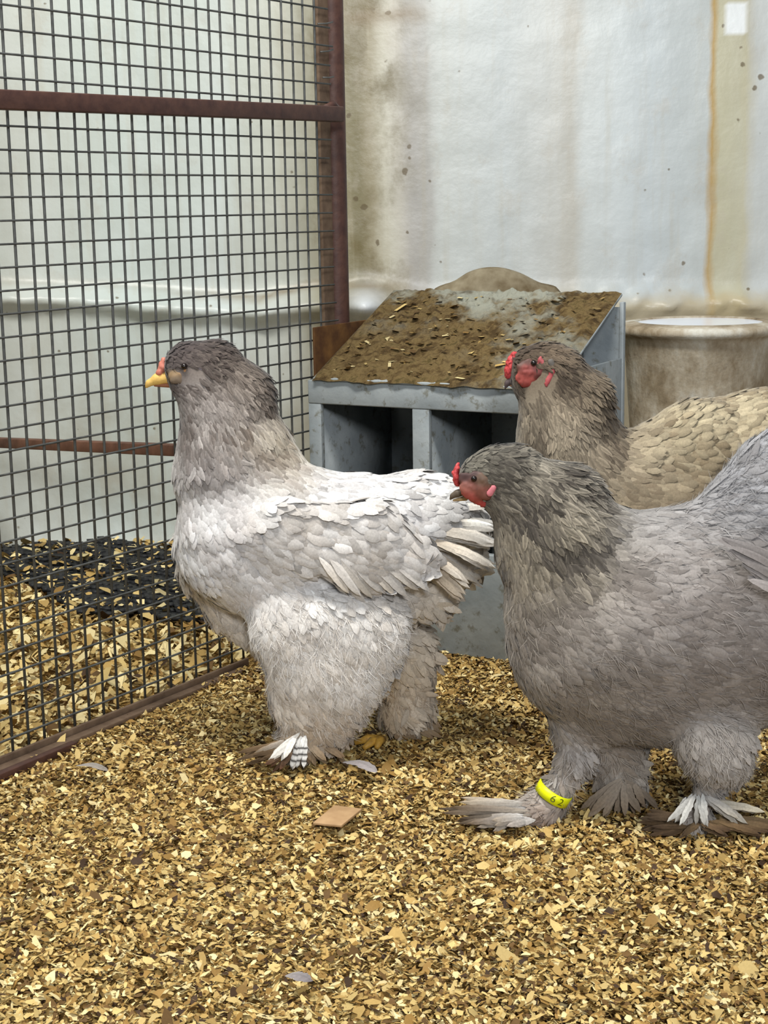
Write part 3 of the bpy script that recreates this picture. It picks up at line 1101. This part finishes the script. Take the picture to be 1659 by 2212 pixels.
bk = H1.part('beak', [H1.mk(372, 814, 14, 340, 819, 11, lat=.8), H1.mk(340, 819, 11, 322, 828, 6, lat=.8), H1.mk(322, 827, 6, 316, 836, 2.5, lat=.8), H1.mk(385, 820, 10, 400, 824, 5, lat=1.4)], .0013, .0015, M_SKIN, (226, 186, 104), 'yellow hooked beak')
H1.part('lower_beak', [H1.mk(385, 832, 7, 335, 832, 3.5, lat=1.0)], .0013, .001, M_SKIN, (150, 96, 66), 'brownish lower beak', bk)
H1.eye(398, 791, 7.0, .0225)
H1.feathers('tail_feather', [
    (930, 1105, .02, 1052, 1098, .01, 60, (214, 208, 200), (226, 220, 212), dict(bend=.10, split=.25)),
    (940, 1130, .03, 1062, 1140, .03, 60, (214, 206, 194), (238, 234, 228), dict(bend=.10, split=.25)),
    (930, 1150, .04, 1062, 1185, .04, 62, (200, 188, 172), (236, 231, 224), dict(bend=.12, split=.3)),
    (925, 1170, .045, 1052, 1222, .045, 62, (186, 170, 150), (232, 226, 216), dict(bend=.12, split=.3)),
    (915, 1190, .05, 1022, 1260, .05, 58, (184, 166, 144), (226, 217, 204), dict(bend=.10, split=.3)),
    (900, 1210, .05, 1000, 1290, .05, 56, (176, 158, 134), (204, 190, 172), dict(bend=.10, split=.3)),
    (930, 1100, -.02, 1045, 1080, -.02, 56, (214, 208, 200), (226, 220, 212), dict(bend=.10)),
    (940, 1140, -.03, 1050, 1160, -.03, 56, (176, 160, 140), (206, 196, 180), dict(bend=.10))], 6)
H1.feathers('wing_feather', [(690 + i * 24, 1205 + i * 3, .090 - i * .0012, 752 + i * 25, 1280 + (i % 3) * 5 - max(0, i - 4) * 3, .088 - i * .0025, 20, (214, 208, 202), (220, 214, 207) if i % 2 else (204, 194, 180), dict(bend=.05, split=.12)) for i in range(8)])
H1.feathers('foot_feather', [
    (655, 1592, .07, 634, 1662, .085, 40, (226, 224, 220), (232, 230, 226), dict(bars=(38, 30, 26), bend=.10, split=.3)),
    (640, 1590, .07, 592, 1640, .09, 36, (214, 210, 204), (226, 222, 214), dict(bend=.12, split=.25)),
    (640, 1596, .065, 560, 1632, .06, 34, (190, 180, 168), (118, 96, 70), dict(bend=.10, split=.25)),
    (630, 1606, .06, 520, 1622, .05, 32, (136, 112, 84), (92, 72, 50), dict(bend=.08, split=.25)),
    (640, 1612, .06, 545, 1650, .075, 32, (126, 104, 78), (80, 62, 42), dict(bend=.06, split=.25)),
    (640, 1618, .06, 600, 1662, .085, 30, (150, 128, 104), (92, 60, 40), dict(bend=.05, split=.25)),
    (665, 1605, .06, 690, 1650, .08, 34, (170, 154, 134), (124, 102, 76), dict(bend=.06, split=.25)),
    (690, 1600, .05, 740, 1640, .07, 34, (160, 142, 120), (116, 94, 70), dict(bend=.06, split=.25)),
    (880, 1560, -.05, 935, 1605, -.04, 36, (176, 156, 130), (134, 110, 82), dict(bend=.06, split=.25)),
    (860, 1570, -.05, 880, 1615, -.03, 36, (176, 156, 130), (134, 110, 82), dict(bend=.06, split=.25)),
    (900, 1530, -.05, 945, 1575, -.05, 34, (186, 168, 144), (142, 118, 90), dict(bend=.06, split=.3))], 5)
M_TOE = plain('yellow_toe_skin', (196, 152, 62), (160, 118, 44), 200, 0.6)
for du, dv in ((-58, 6), (-38, 20), (-10, 26)):
    a0, a1 = H1.P(824, 1602, -.02), H1.P(824 + du, 1602 + dv, -.015 + .02 * (dv > 10))
    a0[2] = max(a0[2], .012); a1[2] = .010
    b = MB()
    b.tube([a0, (a0 + a1) / 2 + np.array([0, 0, .004]), a1], [.0065, .006, .003], 8)
    b.build('toe', M_TOE, H1.root, True)

# ------------------------------------------------------------------ grey hen with the leg ring
H2 = Hen(1360, 1.672, 'hen', 'lavender grey hen with lowered head and yellow ring on its leg')
A = H2.attr
A('head', (112, 108, 98), (76, 72, 66), .012, .005, (1, .15), .12, .2, .25, -.15, .10, 1.2)
A('nape', (146, 138, 126), (66, 60, 54), .034, .010, (.9, .55), .26, .25, .5, -.5, .10, 1.3)
A('neck', (160, 150, 130), (80, 74, 66), .034, .012, (.45, 1), .16, .3, .42, -.45, .10, 1.3)
A('throat', (116, 108, 102), (84, 78, 76), .024, .010, (.2, 1), .14, .3, .20, -.24, .10, 1.1)
A('breast', (158, 149, 137), (130, 121, 111), .028, .016, (.35, 1), .10, .3, -.08, -.05, .10, 1.0, .4)
A('body', (162, 155, 151), (132, 124, 119), .036, .018, (1, .22), .10, .22, -.16, -.05, .11, 1.0, .15)
A('back', (166, 164, 164), (138, 134, 132), .034, .016, (1, .05), .11, .25, -.16, -.05, .10, 1.0)
A('belly', (160, 151, 142), (131, 122, 114), .032, .017, (.9, .3), .13, .35, -.14, -.04, .12, 1.0, .6)
A('tail', (164, 164, 168), (142, 140, 142), .038, .018, (1, -.35), .12, .35, -.12, -.03, .10, 1.0, .7)
A('thigh', (182, 176, 171), (154, 146, 139), .028, .016, (.3, 1), .14, .4, -.08, 0, .12, 1.0, 1.0)
A('leg', (188, 182, 178), (156, 146, 138), .026, .012, (.1, 1), .20, .45, -.08, 0, .12, 1.0, 1.0)
A('hock', (172, 163, 153), (142, 129, 115), .034, .013, (.3, 1), .24, .5, -.1, 0, .14, 1.0, 1.0)
A('foot', (186, 180, 174), (150, 138, 126), .026, .010, (-1, .35), .22, .4, -.1, 0, .12, 1.0, .6)
A('toe', (172, 140, 118), (150, 118, 98), .006, .003, (-1, .3), .1, .2, 0, 0, 0, .1, .0)
D = H2.add
D(1042, 1034, 44, 1105, 1024, 60, key='head', lat=.78)
D(1014, 1016, 22, 1056, 1002, 36, key='head', lat=.85)
D(1040, 1056, 34, 1085, 1068, 40, key='head', lat=.8)
D(1115, 1026, 64, 1215, 1080, 74, key='nape', lat=.85)
D(1215, 1080, 76, 1270, 1160, 82, key='nape', lat=.95)
D(1140, 1080, 72, 1195, 1180, 112, key='neck', lat=.85)
D(1200, 1170, 115, 1240, 1240, 138, key='neck', lat=.85)
D(1120, 1100, 52, 1150, 1200, 72, key='throat', lat=1)
D(1225, 1290, 138, 1260, 1390, 168, key='breast', lat=.85)
D(1270, 1360, 175, 1440, 1330, 205, key='body', lat=.85)
D(1440, 1330, 212, 1720, 1330, 215, key='body', lat=.85)
D(1330, 1170, 80, 1560, 1230, 130, key='back', lat=1)
D(1310, 1440, 150, 1400, 1460, 155, key='belly', lat=.8)
D(1400, 1450, 160, 1600, 1430, 160, key='belly', lat=.8)
D(1560, 1165, 108, 1690, 1060, 130, key='tail', lat=.75)
D(1690, 1060, 130, 1760, 1000, 130, key='tail', lat=.7)
D(1530, 1590, 72, 1560, 1620, 84, key='thigh', lat=.8, off=.055)
D(1530, 1640, 62, 1530, 1690, 36, key='thigh', lat=.8, off=.05)
D(1515, 1715, 26, 1500, 1762, 26, key='leg', lat=1, off=.05)
D(1500, 1768, 24, 1590, 1775, 18, key='foot', lat=1.1, off=.05)
D(1470, 1780, 16, 1500, 1785, 18, key='hock', lat=1.3, off=.05)
D(1236, 1570, 62, 1244, 1640, 42, key='leg', lat=.8, off=.0)
D(1240, 1645, 40, 1196, 1720, 34, key='leg', lat=.8, off=.02)
D(1200, 1715, 30, 1150, 1752, 30, key='foot', lat=.9, off=.025)
D(1150, 1752, 28, 1070, 1766, 20, key='foot', lat=1.1, off=.03)
D(1175, 1764, 16, 1190, 1796, 7, key='toe', lat=1, off=.04)
D(1200, 1752, 15, 1250, 1758, 7, key='toe', lat=1, off=.02)
D(1330, 1600, 76, 1340, 1690, 60, key='hock', lat=.8, off=-.03)
D(1340, 1690, 58, 1320, 1735, 36, key='hock', lat=.8, off=-.03)
for (u, v, o) in ((1020, 1040, .018), (1040, 1050, .02), (1010, 1065, .016), (1040, 1075, .018), (1055, 1060, .022)):
    H2.mask.append((H2.P(u, v, o), 16 * 1.76 / F_PX))
H2.mask.append((H2.P(1196, 1718, .04), 30 * 1.7 / F_PX))
H2.build(n_feather=18000, n_fluff=30000)
fp = [H2.mk(1000, 1032, 10, 1036, 1030, 12, lat=.4, off=.0165, key=(76, 52, 50)), H2.mk(1042, 1036, 9, 1058, 1040, 8, lat=.4, off=.0195, key=(104, 82, 66)), H2.mk(1004, 1052, 8, 1046, 1050, 9, lat=.4, off=.0175, key=(164, 104, 92)),
      H2.mk(1008, 1064, 9, 1030, 1070, 9, lat=.4, off=.0165, key=(158, 74, 66)), H2.mk(1040, 1062, 9, 1052, 1072, 8, lat=.4, off=.0185, key=(112, 66, 54)), H2.mk(1022, 1076, 7, 1044, 1088, 7, lat=.5, off=.0130, key=(172, 66, 62))]
for fq in (fp, [H2.mirror(p) for p in fp]):
    H2.part('face', fq, .0016, .0025, M_SKIN, None, 'red bare face skin', None, (.001, 300))
fp = [H2.mk(1058, 1066, 8, 1066, 1054, 7, lat=.5, off=.0235)]
for fq in (fp, [H2.mirror(p) for p in fp]):
    H2.part('ear_lobe', fq, .0016, .002, M_SKIN, (206, 120, 128), 'pink ear lobe')
H2.part('comb', [H2.mk(989, 1003, 5, 984, 1020, 6, lat=1.3), H2.mk(984, 1020, 6, 986, 1040, 6, lat=1.3), H2.mk(986, 1040, 6, 990, 1048, 4, lat=1.2)], .0014, .0015, M_COMB, None, 'small red pea comb', None, (.0014, 380))
fp = [H2.mk(1030, 1082, 7, 1042, 1091, 6, lat=.6, off=.008)]
for fq in (fp, [H2.mirror(p) for p in fp]):
    H2.part('wattle', fq, .0015, .0015, M_COMB, None, 'small red wattle', None, (.001, 350))
bk = H2.part('beak', [H2.mk(1004, 1062, 9, 988, 1066, 7, lat=.9), H2.mk(988, 1066, 7, 978, 1071, 4.5, lat=.9), H2.mk(978, 1071, 4.5, 972, 1079, 2, lat=.9)], .0012, .0012, M_SKIN, (92, 80, 66), 'dark horn beak')
H2.part('lower_beak', [H2.mk(1006, 1076, 6, 980, 1081, 3, lat=.9)], .0012, .001, M_SKIN, (168, 142, 100), 'horn coloured lower beak', bk)
H2.eye(1024, 1034, 6.5, .0225)
G1, G2, BR = (186, 182, 178), (160, 150, 138), (96, 78, 58)
H2.feathers('foot_feather', [
    (1160, 1742, .035, 1010, 1738, .03, 44, G1, (164, 148, 126), dict(bend=.06, split=.3)),
    (1150, 1748, .04, 985, 1752, .035, 42, G1, (120, 100, 76), dict(bend=.06, split=.3)),
    (1140, 1756, .045, 960, 1748, .04, 34, G2, (92, 74, 54), dict(bend=.05, split=.3)),
    (1140, 1760, .05, 990, 1768, .05, 36, G2, (76, 60, 42), dict(bend=.04, split=.3)),
    (1130, 1764, .055, 1020, 1778, .06, 40, G1, (112, 92, 70), dict(bend=.05, split=.3)),
    (1130, 1768, .06, 1050, 1784, .065, 40, G1, (150, 136, 120), dict(bend=.06, split=.3)),
    (1150, 1768, .06, 1100, 1788, .07, 36, G1, (170, 158, 148), dict(bend=.06, split=.25)),
    (1340, 1690, .0, 1260, 1752, .01, 44, (162, 150, 136), (124, 107, 88), dict(bend=.06, split=.3)),
    (1340, 1700, .0, 1300, 1762, .02, 44, (166, 154, 140), (126, 109, 90), dict(bend=.06, split=.3)),
    (1350, 1690, .0, 1350, 1760, .02, 44, (162, 150, 136), (124, 107, 88), dict(bend=.06, split=.3)),
    (1360, 1690, .0, 1400, 1752, .01, 40, (158, 145, 130), (118, 100, 81), dict(bend=.06, split=.3)),
    (1500, 1722, .06, 1462, 1776, .075, 36, (188, 186, 182), (180, 178, 172), dict(bend=.08, split=.4)),
    (1510, 1722, .065, 1520, 1780, .085, 38, (186, 186, 184), (190, 186, 178), dict(bend=.08, split=.4)),
    (1525, 1725, .065, 1600, 1772, .08, 40, (178, 174, 170), (186, 178, 164), dict(bend=.08, split=.4)),
    (1540, 1735, .06, 1640, 1752, .06, 44, (180, 172, 158), (200, 190, 170), dict(bend=.08, split=.25)),
    (1480, 1770, .06, 1400, 1762, .07, 34, (112, 92, 70), (60, 46, 32), dict(bend=.05, split=.3)),
    (1490, 1778, .06, 1385, 1782, .07, 34, (100, 82, 60), (66, 50, 34), dict(bend=.05, split=.3)),
    (1490, 1784, .07, 1420, 1798, .085, 34, (112, 90, 64), (60, 44, 30), dict(bend=.05, split=.3)),
    (1510, 1782, .07, 1480, 1806, .09, 34, (120, 98, 70), (66, 50, 34), dict(bend=.05, split=.3)),
    (1520, 1780, .075, 1560, 1806, .09, 36, (124, 100, 72), (70, 52, 36), dict(bend=.05, split=.3)),
    (1540, 1776, .07, 1640, 1800, .085, 38, (130, 106, 76), (74, 56, 38), dict(bend=.05, split=.3)),
    (1560, 1768, .065, 1690, 1786, .075, 40, (150, 126, 94), (90, 70, 48), dict(bend=.05, split=.3))], 5)
H2.feathers('wing_feather', [(1560 + i * 20, 1165 + i * 26,   .098 + i * .001, 1700 + i * 8, 1230 + i * 24, .090, 60, (146, 140, 138), (128, 120, 116), dict(bend=.06, split=.15)) for i in range(4)], 4)
# leg ring with its stamped figures
ra, rb = H2.P(1161, 1698, .045), H2.P(1230, 1734, .045)
rc = H2.P(1196, 1712, .024)
ax1 = (rb - ra) / 2; r1 = np.linalg.norm(ax1); ax1 /= r1
shank = H2.P(1175, 1750, .022) - H2.P(1222, 1680, .022)
shank -= (shank @ ax1) * ax1; shank /= np.linalg.norm(shank)
ax2 = np.cross(ax1, shank)
if ax2 @ H2.n < 0:
    ax2 = -ax2
v, q = [], []
sg = 40
for j in range(sg):
    an = 2 * math.pi * j / sg
    dirv = ax1 * math.cos(an) * r1 + ax2 * math.sin(an) * 0.024
    for (k1, k2) in ((1.0, -.006), (1.0, .006), (.93, .006), (.93, -.006)):
        v.append(rc + dirv * k1 + shank * k2)
for j in range(sg):
    for k1 in range(4):
        q.append((j * 4 + k1, ((j + 1) % sg) * 4 + k1, ((j + 1) % sg) * 4 + (k1 + 1) % 4, j * 4 + (k1 + 1) % 4))
M_RING = plain('yellow_ring_plastic', (236, 240, 10), (220, 228, 10), 30, 0.4)
ring = obj('leg_ring', np_mesh('leg_ring', np.array(v), q, None, None, M_RING), H2.root)
ring['label'] = 'bright yellow plastic leg ring with dark figures'
M_FIG = plain('olive_stamp', (96, 100, 6), (82, 86, 6), 30, 0.6)
for gi, (ch, an0) in enumerate((('6', 1.75), ('2', 1.28))):
    cu = bpy.data.curves.new('fig', 'FONT'); cu.body = ch; cu.size = 0.0115; cu.align_x = 'CENTER'; cu.align_y = 'CENTER'
    tmp = bpy.data.objects.new('fig', cu); COL.objects.link(tmp)
    dg = bpy.context.evaluated_depsgraph_get()
    me0 = bpy.data.meshes.new_from_object(tmp.evaluated_get(dg))
    bpy.data.objects.remove(tmp)
    vv = []
    for x in me0.vertices:
        an = an0 - x.co.x / 0.018
        vv.append(rc + (ax1 * math.cos(an) * r1 + ax2 * math.sin(an) * 0.024) * 1.03 - shank * x.co.y)
    for x, c in zip(me0.vertices, vv):
        x.co = c
    me0.materials.clear(); me0.materials.append(M_FIG)
    obj('figure', me0, ring)

# ------------------------------------------------------------------ brown-grey hen behind
H3 = Hen(1400, 2.03, 'hen', 'brown-grey hen with raised red face standing before the nest box')
A = H3.attr
A('head', (98, 82, 68), (72, 60, 50), .011, .005, (1, .3), .12, .2, .15, -.10, .10, 1.2)
A('nape', (120, 106, 88), (66, 56, 46), .034, .009, (.6, .9), .34, .3, .4, -.4, .10, 1.3)
A('neck', (152, 140, 122), (92, 82, 70), .034, .012, (.3, 1), .16, .3, .35, -.4, .10, 1.2)
A('throat', (150, 140, 122), (116, 106, 92), .026, .012, (.1, 1), .13, .3, .10, -.18, .10, 1.1)
A('saddle', (146, 134, 120), (118, 104, 94), .036, .012, (1, .2), .14, .25, .15, -.2, .10, 1.1)
A('back', (198, 184, 154), (150, 134, 108), .034, .021, (1, -.12), .24, .25, -.45, -.08, .12, 1.1)
A('body', (160, 146, 122), (128, 114, 94), .036, .020, (1, .25), .15, .25, -.2, -.06, .12, 1.0)
A('leg', (140, 124, 100), (110, 94, 74), .030, .014, (.2, 1), .2, .4, -.1, 0, .12, .6, .4)
D = H3.add
D(1140, 800, 42, 1190, 798, 58, key='head', lat=.78)
D(1128, 774, 18, 1160, 772, 28, key='head', lat=.9)
D(1142, 828, 30, 1178, 838, 36, key='head', lat=.82)
D(1205, 802, 58, 1255, 860, 58, key='nape', lat=.9)
D(1255, 860, 58, 1285, 950, 62, key='nape', lat=.95)
D(1190, 850, 62, 1215, 940, 96, key='neck', lat=.85)
D(1220, 940, 100, 1250, 1040, 128, key='neck', lat=.85)
D(1165, 880, 42, 1180, 980, 66, key='throat', lat=.95)
D(1300, 1010, 66, 1390, 1020, 84, key='saddle', lat=1)
D(1270, 1090, 140, 1400, 1130, 160, key='body', lat=.85)
D(1400, 1130, 165, 1640, 1100, 175, key='body', lat=.85)
D(1430, 1000, 100, 1500, 985, 118, key='back', lat=.95)
D(1500, 985, 118, 1640, 975, 132, key='back', lat=.95)
D(1640, 975, 132, 1760, 960, 120, key='back', lat=.9)
D(1400, 1250, 90, 1420, 1370, 60, key='leg', lat=.8, off=.05)
D(1420, 1370, 50, 1410, 1480, 22, key='leg', lat=.8, off=.05)
D(1410, 1490, 20, 1350, 1515, 14, key='leg', lat=1, off=.05)
D(1500, 1250, 90, 1500, 1360, 60, key='leg', lat=.8, off=-.05)
D(1500, 1360, 50, 1490, 1440, 22, key='leg', lat=.8, off=-.05)
D(1490, 1450, 20, 1430, 1470, 14, key='leg', lat=1, off=-.05)
for (u, v, o) in ((1120, 800, .02), (1140, 805, .023), (1160, 800, .025), (1175, 815, .026), (1130, 825, .02), (1155, 830, .024), (1185, 800, .026), (1140, 850, .018), (1190, 815, .027), (1182, 830, .027)):
    H3.mask.append((H3.P(u, v, o), 15 * 2.1 / F_PX))
H3.build(n_feather=14000, n_fluff=5000)
fp = [H3.mk(1126, 792, 10, 1145, 785, 10, lat=.4, off=.0195, key=(92, 66, 58)), H3.mk(1168, 776, 6, 1176, 786, 7, lat=.4, off=.0240, key=(172, 86, 88)), H3.mk(1136, 800, 9, 1168, 800, 9, lat=.4, off=.0215, key=(150, 74, 68)),
      H3.mk(1122, 816, 9, 1152, 816, 10, lat=.4, off=.0195, key=(168, 80, 72)), H3.mk(1164, 812, 6, 1174, 808, 6, lat=.4, off=.0230, key=(74, 32, 26)), H3.mk(1135, 830, 9, 1158, 832, 8, lat=.4, off=.0190, key=(130, 52, 44)),
      H3.mk(1194, 802, 6, 1180, 830, 6, lat=.5, off=.0285, key=(176, 82, 84))]
for fq in (fp, [H3.mirror(p) for p in fp]):
    H3.part('face', fq, .0018, .0025, M_SKIN, None, 'red bare face skin', None, (.0012, 300))
fp = [H3.mk(1190, 782, 8, 1194, 790, 7, lat=.5, off=.028)]
for fq in (fp, [H3.mirror(p) for p in fp]):
    H3.part('ear_tuft', fq, .0018, .002, M_SKIN, (104, 98, 92), 'grey ear tuft')
H3.part('comb', [H3.mk(1110, 766, 7, 1104, 784, 9, lat=1.4), H3.mk(1104, 784, 9, 1100, 800, 9, lat=1.4), H3.mk(1100, 800, 8, 1098, 812, 6, lat=1.2), H3.mk(1104, 800, 8, 1116, 806, 7, lat=1.2)], .0016, .0018, M_COMB, None, 'bumpy red pea comb', None, (.0018, 330))
fp = [H3.mk(1125, 836, 8, 1132, 845, 8, lat=.6, off=.009), H3.mk(1135, 842, 8, 1150, 848, 6, lat=.6, off=.01)]
for fq in (fp, [H3.mirror(p) for p in fp]):
    H3.part('wattle', fq, .0017, .0018, M_COMB, None, 'small red wattle', None, (.001, 350))
bk = H3.part('beak', [H3.mk(1124, 818, 10, 1106, 820, 8, lat=.9), H3.mk(1106, 820, 8, 1096, 828, 5.5, lat=.9), H3.mk(1096, 828, 5.5, 1091, 839, 2.2, lat=.9)], .0014, .0012, M_SKIN, (84, 72, 72), 'dark hooked beak')
H3.part('lower_beak', [H3.mk(1122, 830, 6, 1102, 833, 3, lat=.9)], .0014, .001, M_SKIN, (150, 112, 84), 'horn coloured lower beak', bk)
H3.eye(1153, 784, 6.5, .0262)

# ------------------------------------------------------------------ litter of wood shavings
def chips(n, xr, yr, keep, size, aspect, zlift, palette, probs, tilt):
    x = rng.uniform(xr[0], xr[1], n); y = rng.uniform(yr[0], yr[1], n)
    m = keep(x, y)
    x, y = x[m], y[m]
    n = len(x)
    Ls = rng.lognormal(math.log(size), 0.33, n)
    Ws = Ls * rng.uniform(aspect[0], aspect[1], n)
    ang = rng.uniform(0, 2 * math.pi, n)
    z = floor_h(x, y) + rng.uniform(zlift[0], zlift[1], n)
    tx, ty = rng.normal(0, tilt, n), rng.normal(0, tilt, n)
    curl = rng.normal(0, .35, n)
    l = np.array([-.5, 0, .5, -.5, 0, .5]); w = np.array([-.3, -.5, -.26, .26, .5, .3])
    lx = l * Ls[:, None] * (1 + rng.normal(0, .18, (n, 6)))
    ly = w * Ws[:, None] * (1 + rng.normal(0, .22, (n, 6)))
    lzz = curl[:, None] * (1 - (2 * l) ** 2) * Ls[:, None] * .35
    ca, sa = np.cos(ang)[:, None], np.sin(ang)[:, None]
    X = x[:, None] + ca * lx - sa * ly
    Yy = y[:, None] + sa * lx + ca * ly
    Zz = z[:, None] + lzz + tx[:, None] * lx + ty[:, None] * ly
    P = np.stack([X, Yy, np.maximum(Zz, -0.004)], -1).reshape(-1, 3)
    base = (np.arange(n) * 6)[:, None, None]
    q = (base + np.array([[0, 1, 4, 3], [1, 2, 5, 4]])[None]).reshape(-1, 4)
    pal = np.array([lin(c) for c in palette])
    ci = rng.choice(len(pal), n, p=np.array(probs) / sum(probs))
    c = pal[ci] * rng.uniform(.75, 1.2, (n, 1)) 
    return P, q, np.repeat(c, 6, axis=0)


def side(x, y):
    return (x - MA[0]) * MN[0] + (y - MA[1]) * MN[1]     # >0 hens' side


poly = np.array([on_floor(u, v)[:2] for (u, v) in ((-150, 1184), (0, 1181), (190, 1186), (300, 1196), (390, 1192), (420, 1240), (505, 1345), (430, 1372), (300, 1350), (170, 1345), (90, 1300), (40, 1265), (-60, 1240), (-160, 1228))])


def in_poly(p):
    r = False
    j = len(poly) - 1
    for i in range(len(poly)):
        if (poly[i, 1] > p[1]) != (poly[j, 1] > p[1]) and p[0] < (poly[j, 0] - poly[i, 0]) * (p[1] - poly[i, 1]) / (poly[j, 1] - poly[i, 1]) + poly[i, 0]:
            r = not r
        j = i
    return r


def off_mat(x, y):
    return np.array([not in_poly((a_, b_)) for a_, b_ in zip(x, y)], bool) | (rng.random(len(x)) < .14)


PAL = [(234, 214, 158), (210, 182, 118), (182, 150, 88), (150, 116, 60), (106, 78, 40), (64, 44, 25)]
pieces = [
    chips(330000, (-.80, 1.0), (1.0, 2.45), lambda x, y: (side(x, y) > .012) & (np.abs(x) < .22 + .33 * y), .0064, (.38, .75), (.000, .011), PAL, [13, 24, 26, 20, 12, 6], .36),
    chips(52000, (-1.3, 1.6), (.4, 3.0), lambda x, y: (side(x, y) > .012) & ((np.abs(x) >= .22 + .33 * y) | (y < 1.0)), .011, (.45, .85), (.000, .010), PAL, [12, 24, 26, 20, 12, 6], .35),
    chips(12000, (-.3, 1.2), (2.3, 3.12), lambda x, y: (side(x, y) > .02), .012, (.45, .85), (.000, .010), PAL, [14, 24, 24, 18, 12, 6], .35),
    chips(36000, (-1.5, .1), (1.4, 3.12), lambda x, y: (side(x, y) < -.012) & off_mat(x, y), .0135, (.45, .8), (.000, .018), PAL, [30, 30, 18, 12, 8, 4], .45)]
off, vs, qs, cs = 0, [], [], []
for (P, q, c) in pieces:
    vs.append(P); qs.append(q + off); cs.append(c); off += len(P)
lit = obj('shavings', np_mesh('shavings', np.concatenate(vs), np.concatenate(qs), None, np.concatenate(cs), M_CHIP, False), fl_obj)
tag(lit, 'loose golden brown wood shavings', None, None, 'stuff')

# ------------------------------------------------------------------ perforated rubber mat in the far pen
b = MB()
g = 0.021
ua, ub = np.array([math.cos(.25), math.sin(.25)]), np.array([-math.sin(.25), math.cos(.25)])
org2 = poly.mean(0)
for i in range(-45, 46):
    for j in range(-45, 46):
        p = org2 + ua * i * g + ub * j * g
        if p[1] > 3.10:
            continue
        for (d, s_) in ((ua, ub), (ub, ua)):
            if not in_poly(p + d * g * .5):
                continue
            z0_, z1_ = (float(floor_h(np.array([pp_[0]]), np.array([pp_[1]]))[0]) + 0.012 + 0.004 * math.sin(i * 1.3 + j * .9) for pp_ in (p, p + d * g))
            w_ = 0.0068
            c = [np.append(p - s_ * w_, z0_), np.append(p + d * g - s_ * w_, z1_), np.append(p + d * g + s_ * w_, z1_), np.append(p + s_ * w_, z0_)]
            b.hexa(c + [x + np.array([0, 0, .006]) for x in c])
mt = b.build('rubber_mat', M_MAT, None, False)
tag(mt, 'black perforated rubber mat strewn with shavings behind the wire mesh', 'mat')
P, q, c = chips(1100, (-1.0, -.15), (2.3, 3.1), lambda x, y: np.array([in_poly((a_, b_)) for a_, b_ in zip(x, y)], bool), .014, (.45, .8), (.020, .026), PAL[:4], [34, 30, 20, 10], .3)
tag(obj('shavings', np_mesh('shavings', P, q, None, c, M_CHIP, False), fl_obj), 'pale wood shavings scattered over the black mat', None, None, 'stuff')

# crumbs on the lid
n = 260
a_ = rng.uniform(.02, BW - .02, n); d_ = rng.uniform(.0, BD - .02, n)
P0 = FR + BA * (BW - a_)[:, None] + BB * d_[:, None]
vs, qs, cs = [], [], []
for i in range(n):
    s_ = rng.uniform(.002, .0065) if i > 30 else rng.uniform(.006, .011)
    an = rng.uniform(0, 6.28)
    d1 = np.array([math.cos(an), math.sin(an), rng.normal(0, .2)]) * s_; d2 = np.array([-math.sin(an), math.cos(an), rng.normal(0, .2)]) * s_ * .5
    c0 = np.append(P0[i], lz(d_[i]) + .011)
    vs += [c0 - d1 - d2, c0 + d1 - d2, c0 + d1 + d2, c0 - d1 + d2]
    qs.append([4 * i, 4 * i + 1, 4 * i + 2, 4 * i + 3])
    cc = lin(PAL[rng.integers(0, 5)]) * (1 if i < 30 else .6)
    cs += [cc] * 4
tag(obj('crumbs', np_mesh('crumbs', np.array(vs), qs, None, np.array(cs), M_CHIP, False), nest), None, None, None, 'stuff')

# ------------------------------------------------------------------ single things lying on the litter
a0, a1, a2, a3 = (on_floor(u, v, .016) for (u, v) in ((676, 1782), (738, 1788), (782, 1752), (722, 1744)))
b = MB(); b.hexa([a0, a1, a2, a3] + [x + np.array([0, 0, .003]) for x in (a0, a1, a2, a3)])
tag(b.build('wood_flake', plain('tan_wood_flake', (186, 152, 112), (166, 132, 94), 60, 0.7), None, False, .0006), 'large flat tan wood flake lying on the shavings', 'wood flake')
for (u0, v0, u1, v1, w, c0, c1, lab) in (
        (622, 2108, 672, 2122, .015, (160, 152, 150), (130, 122, 124), 'small grey down feather lying alone on the open shavings'),
        (168, 1655, 232, 1668, .014, (168, 160, 154), (150, 140, 130), 'pale grey down feather beside the bottom rail of the mesh'),
        (745, 1648, 812, 1672, .020, (128, 120, 120), (166, 158, 158), 'ragged grey feather at the feet of the pale hen')):
    p0, p1 = on_floor(u0, v0, .018), on_floor(u1, v1, .018)
    f = obj('loose_feather', big_feather(p0, p1, w, (0, 0, 1), .12, c0, c1, split=.3))
    tag(f, lab, 'feather')
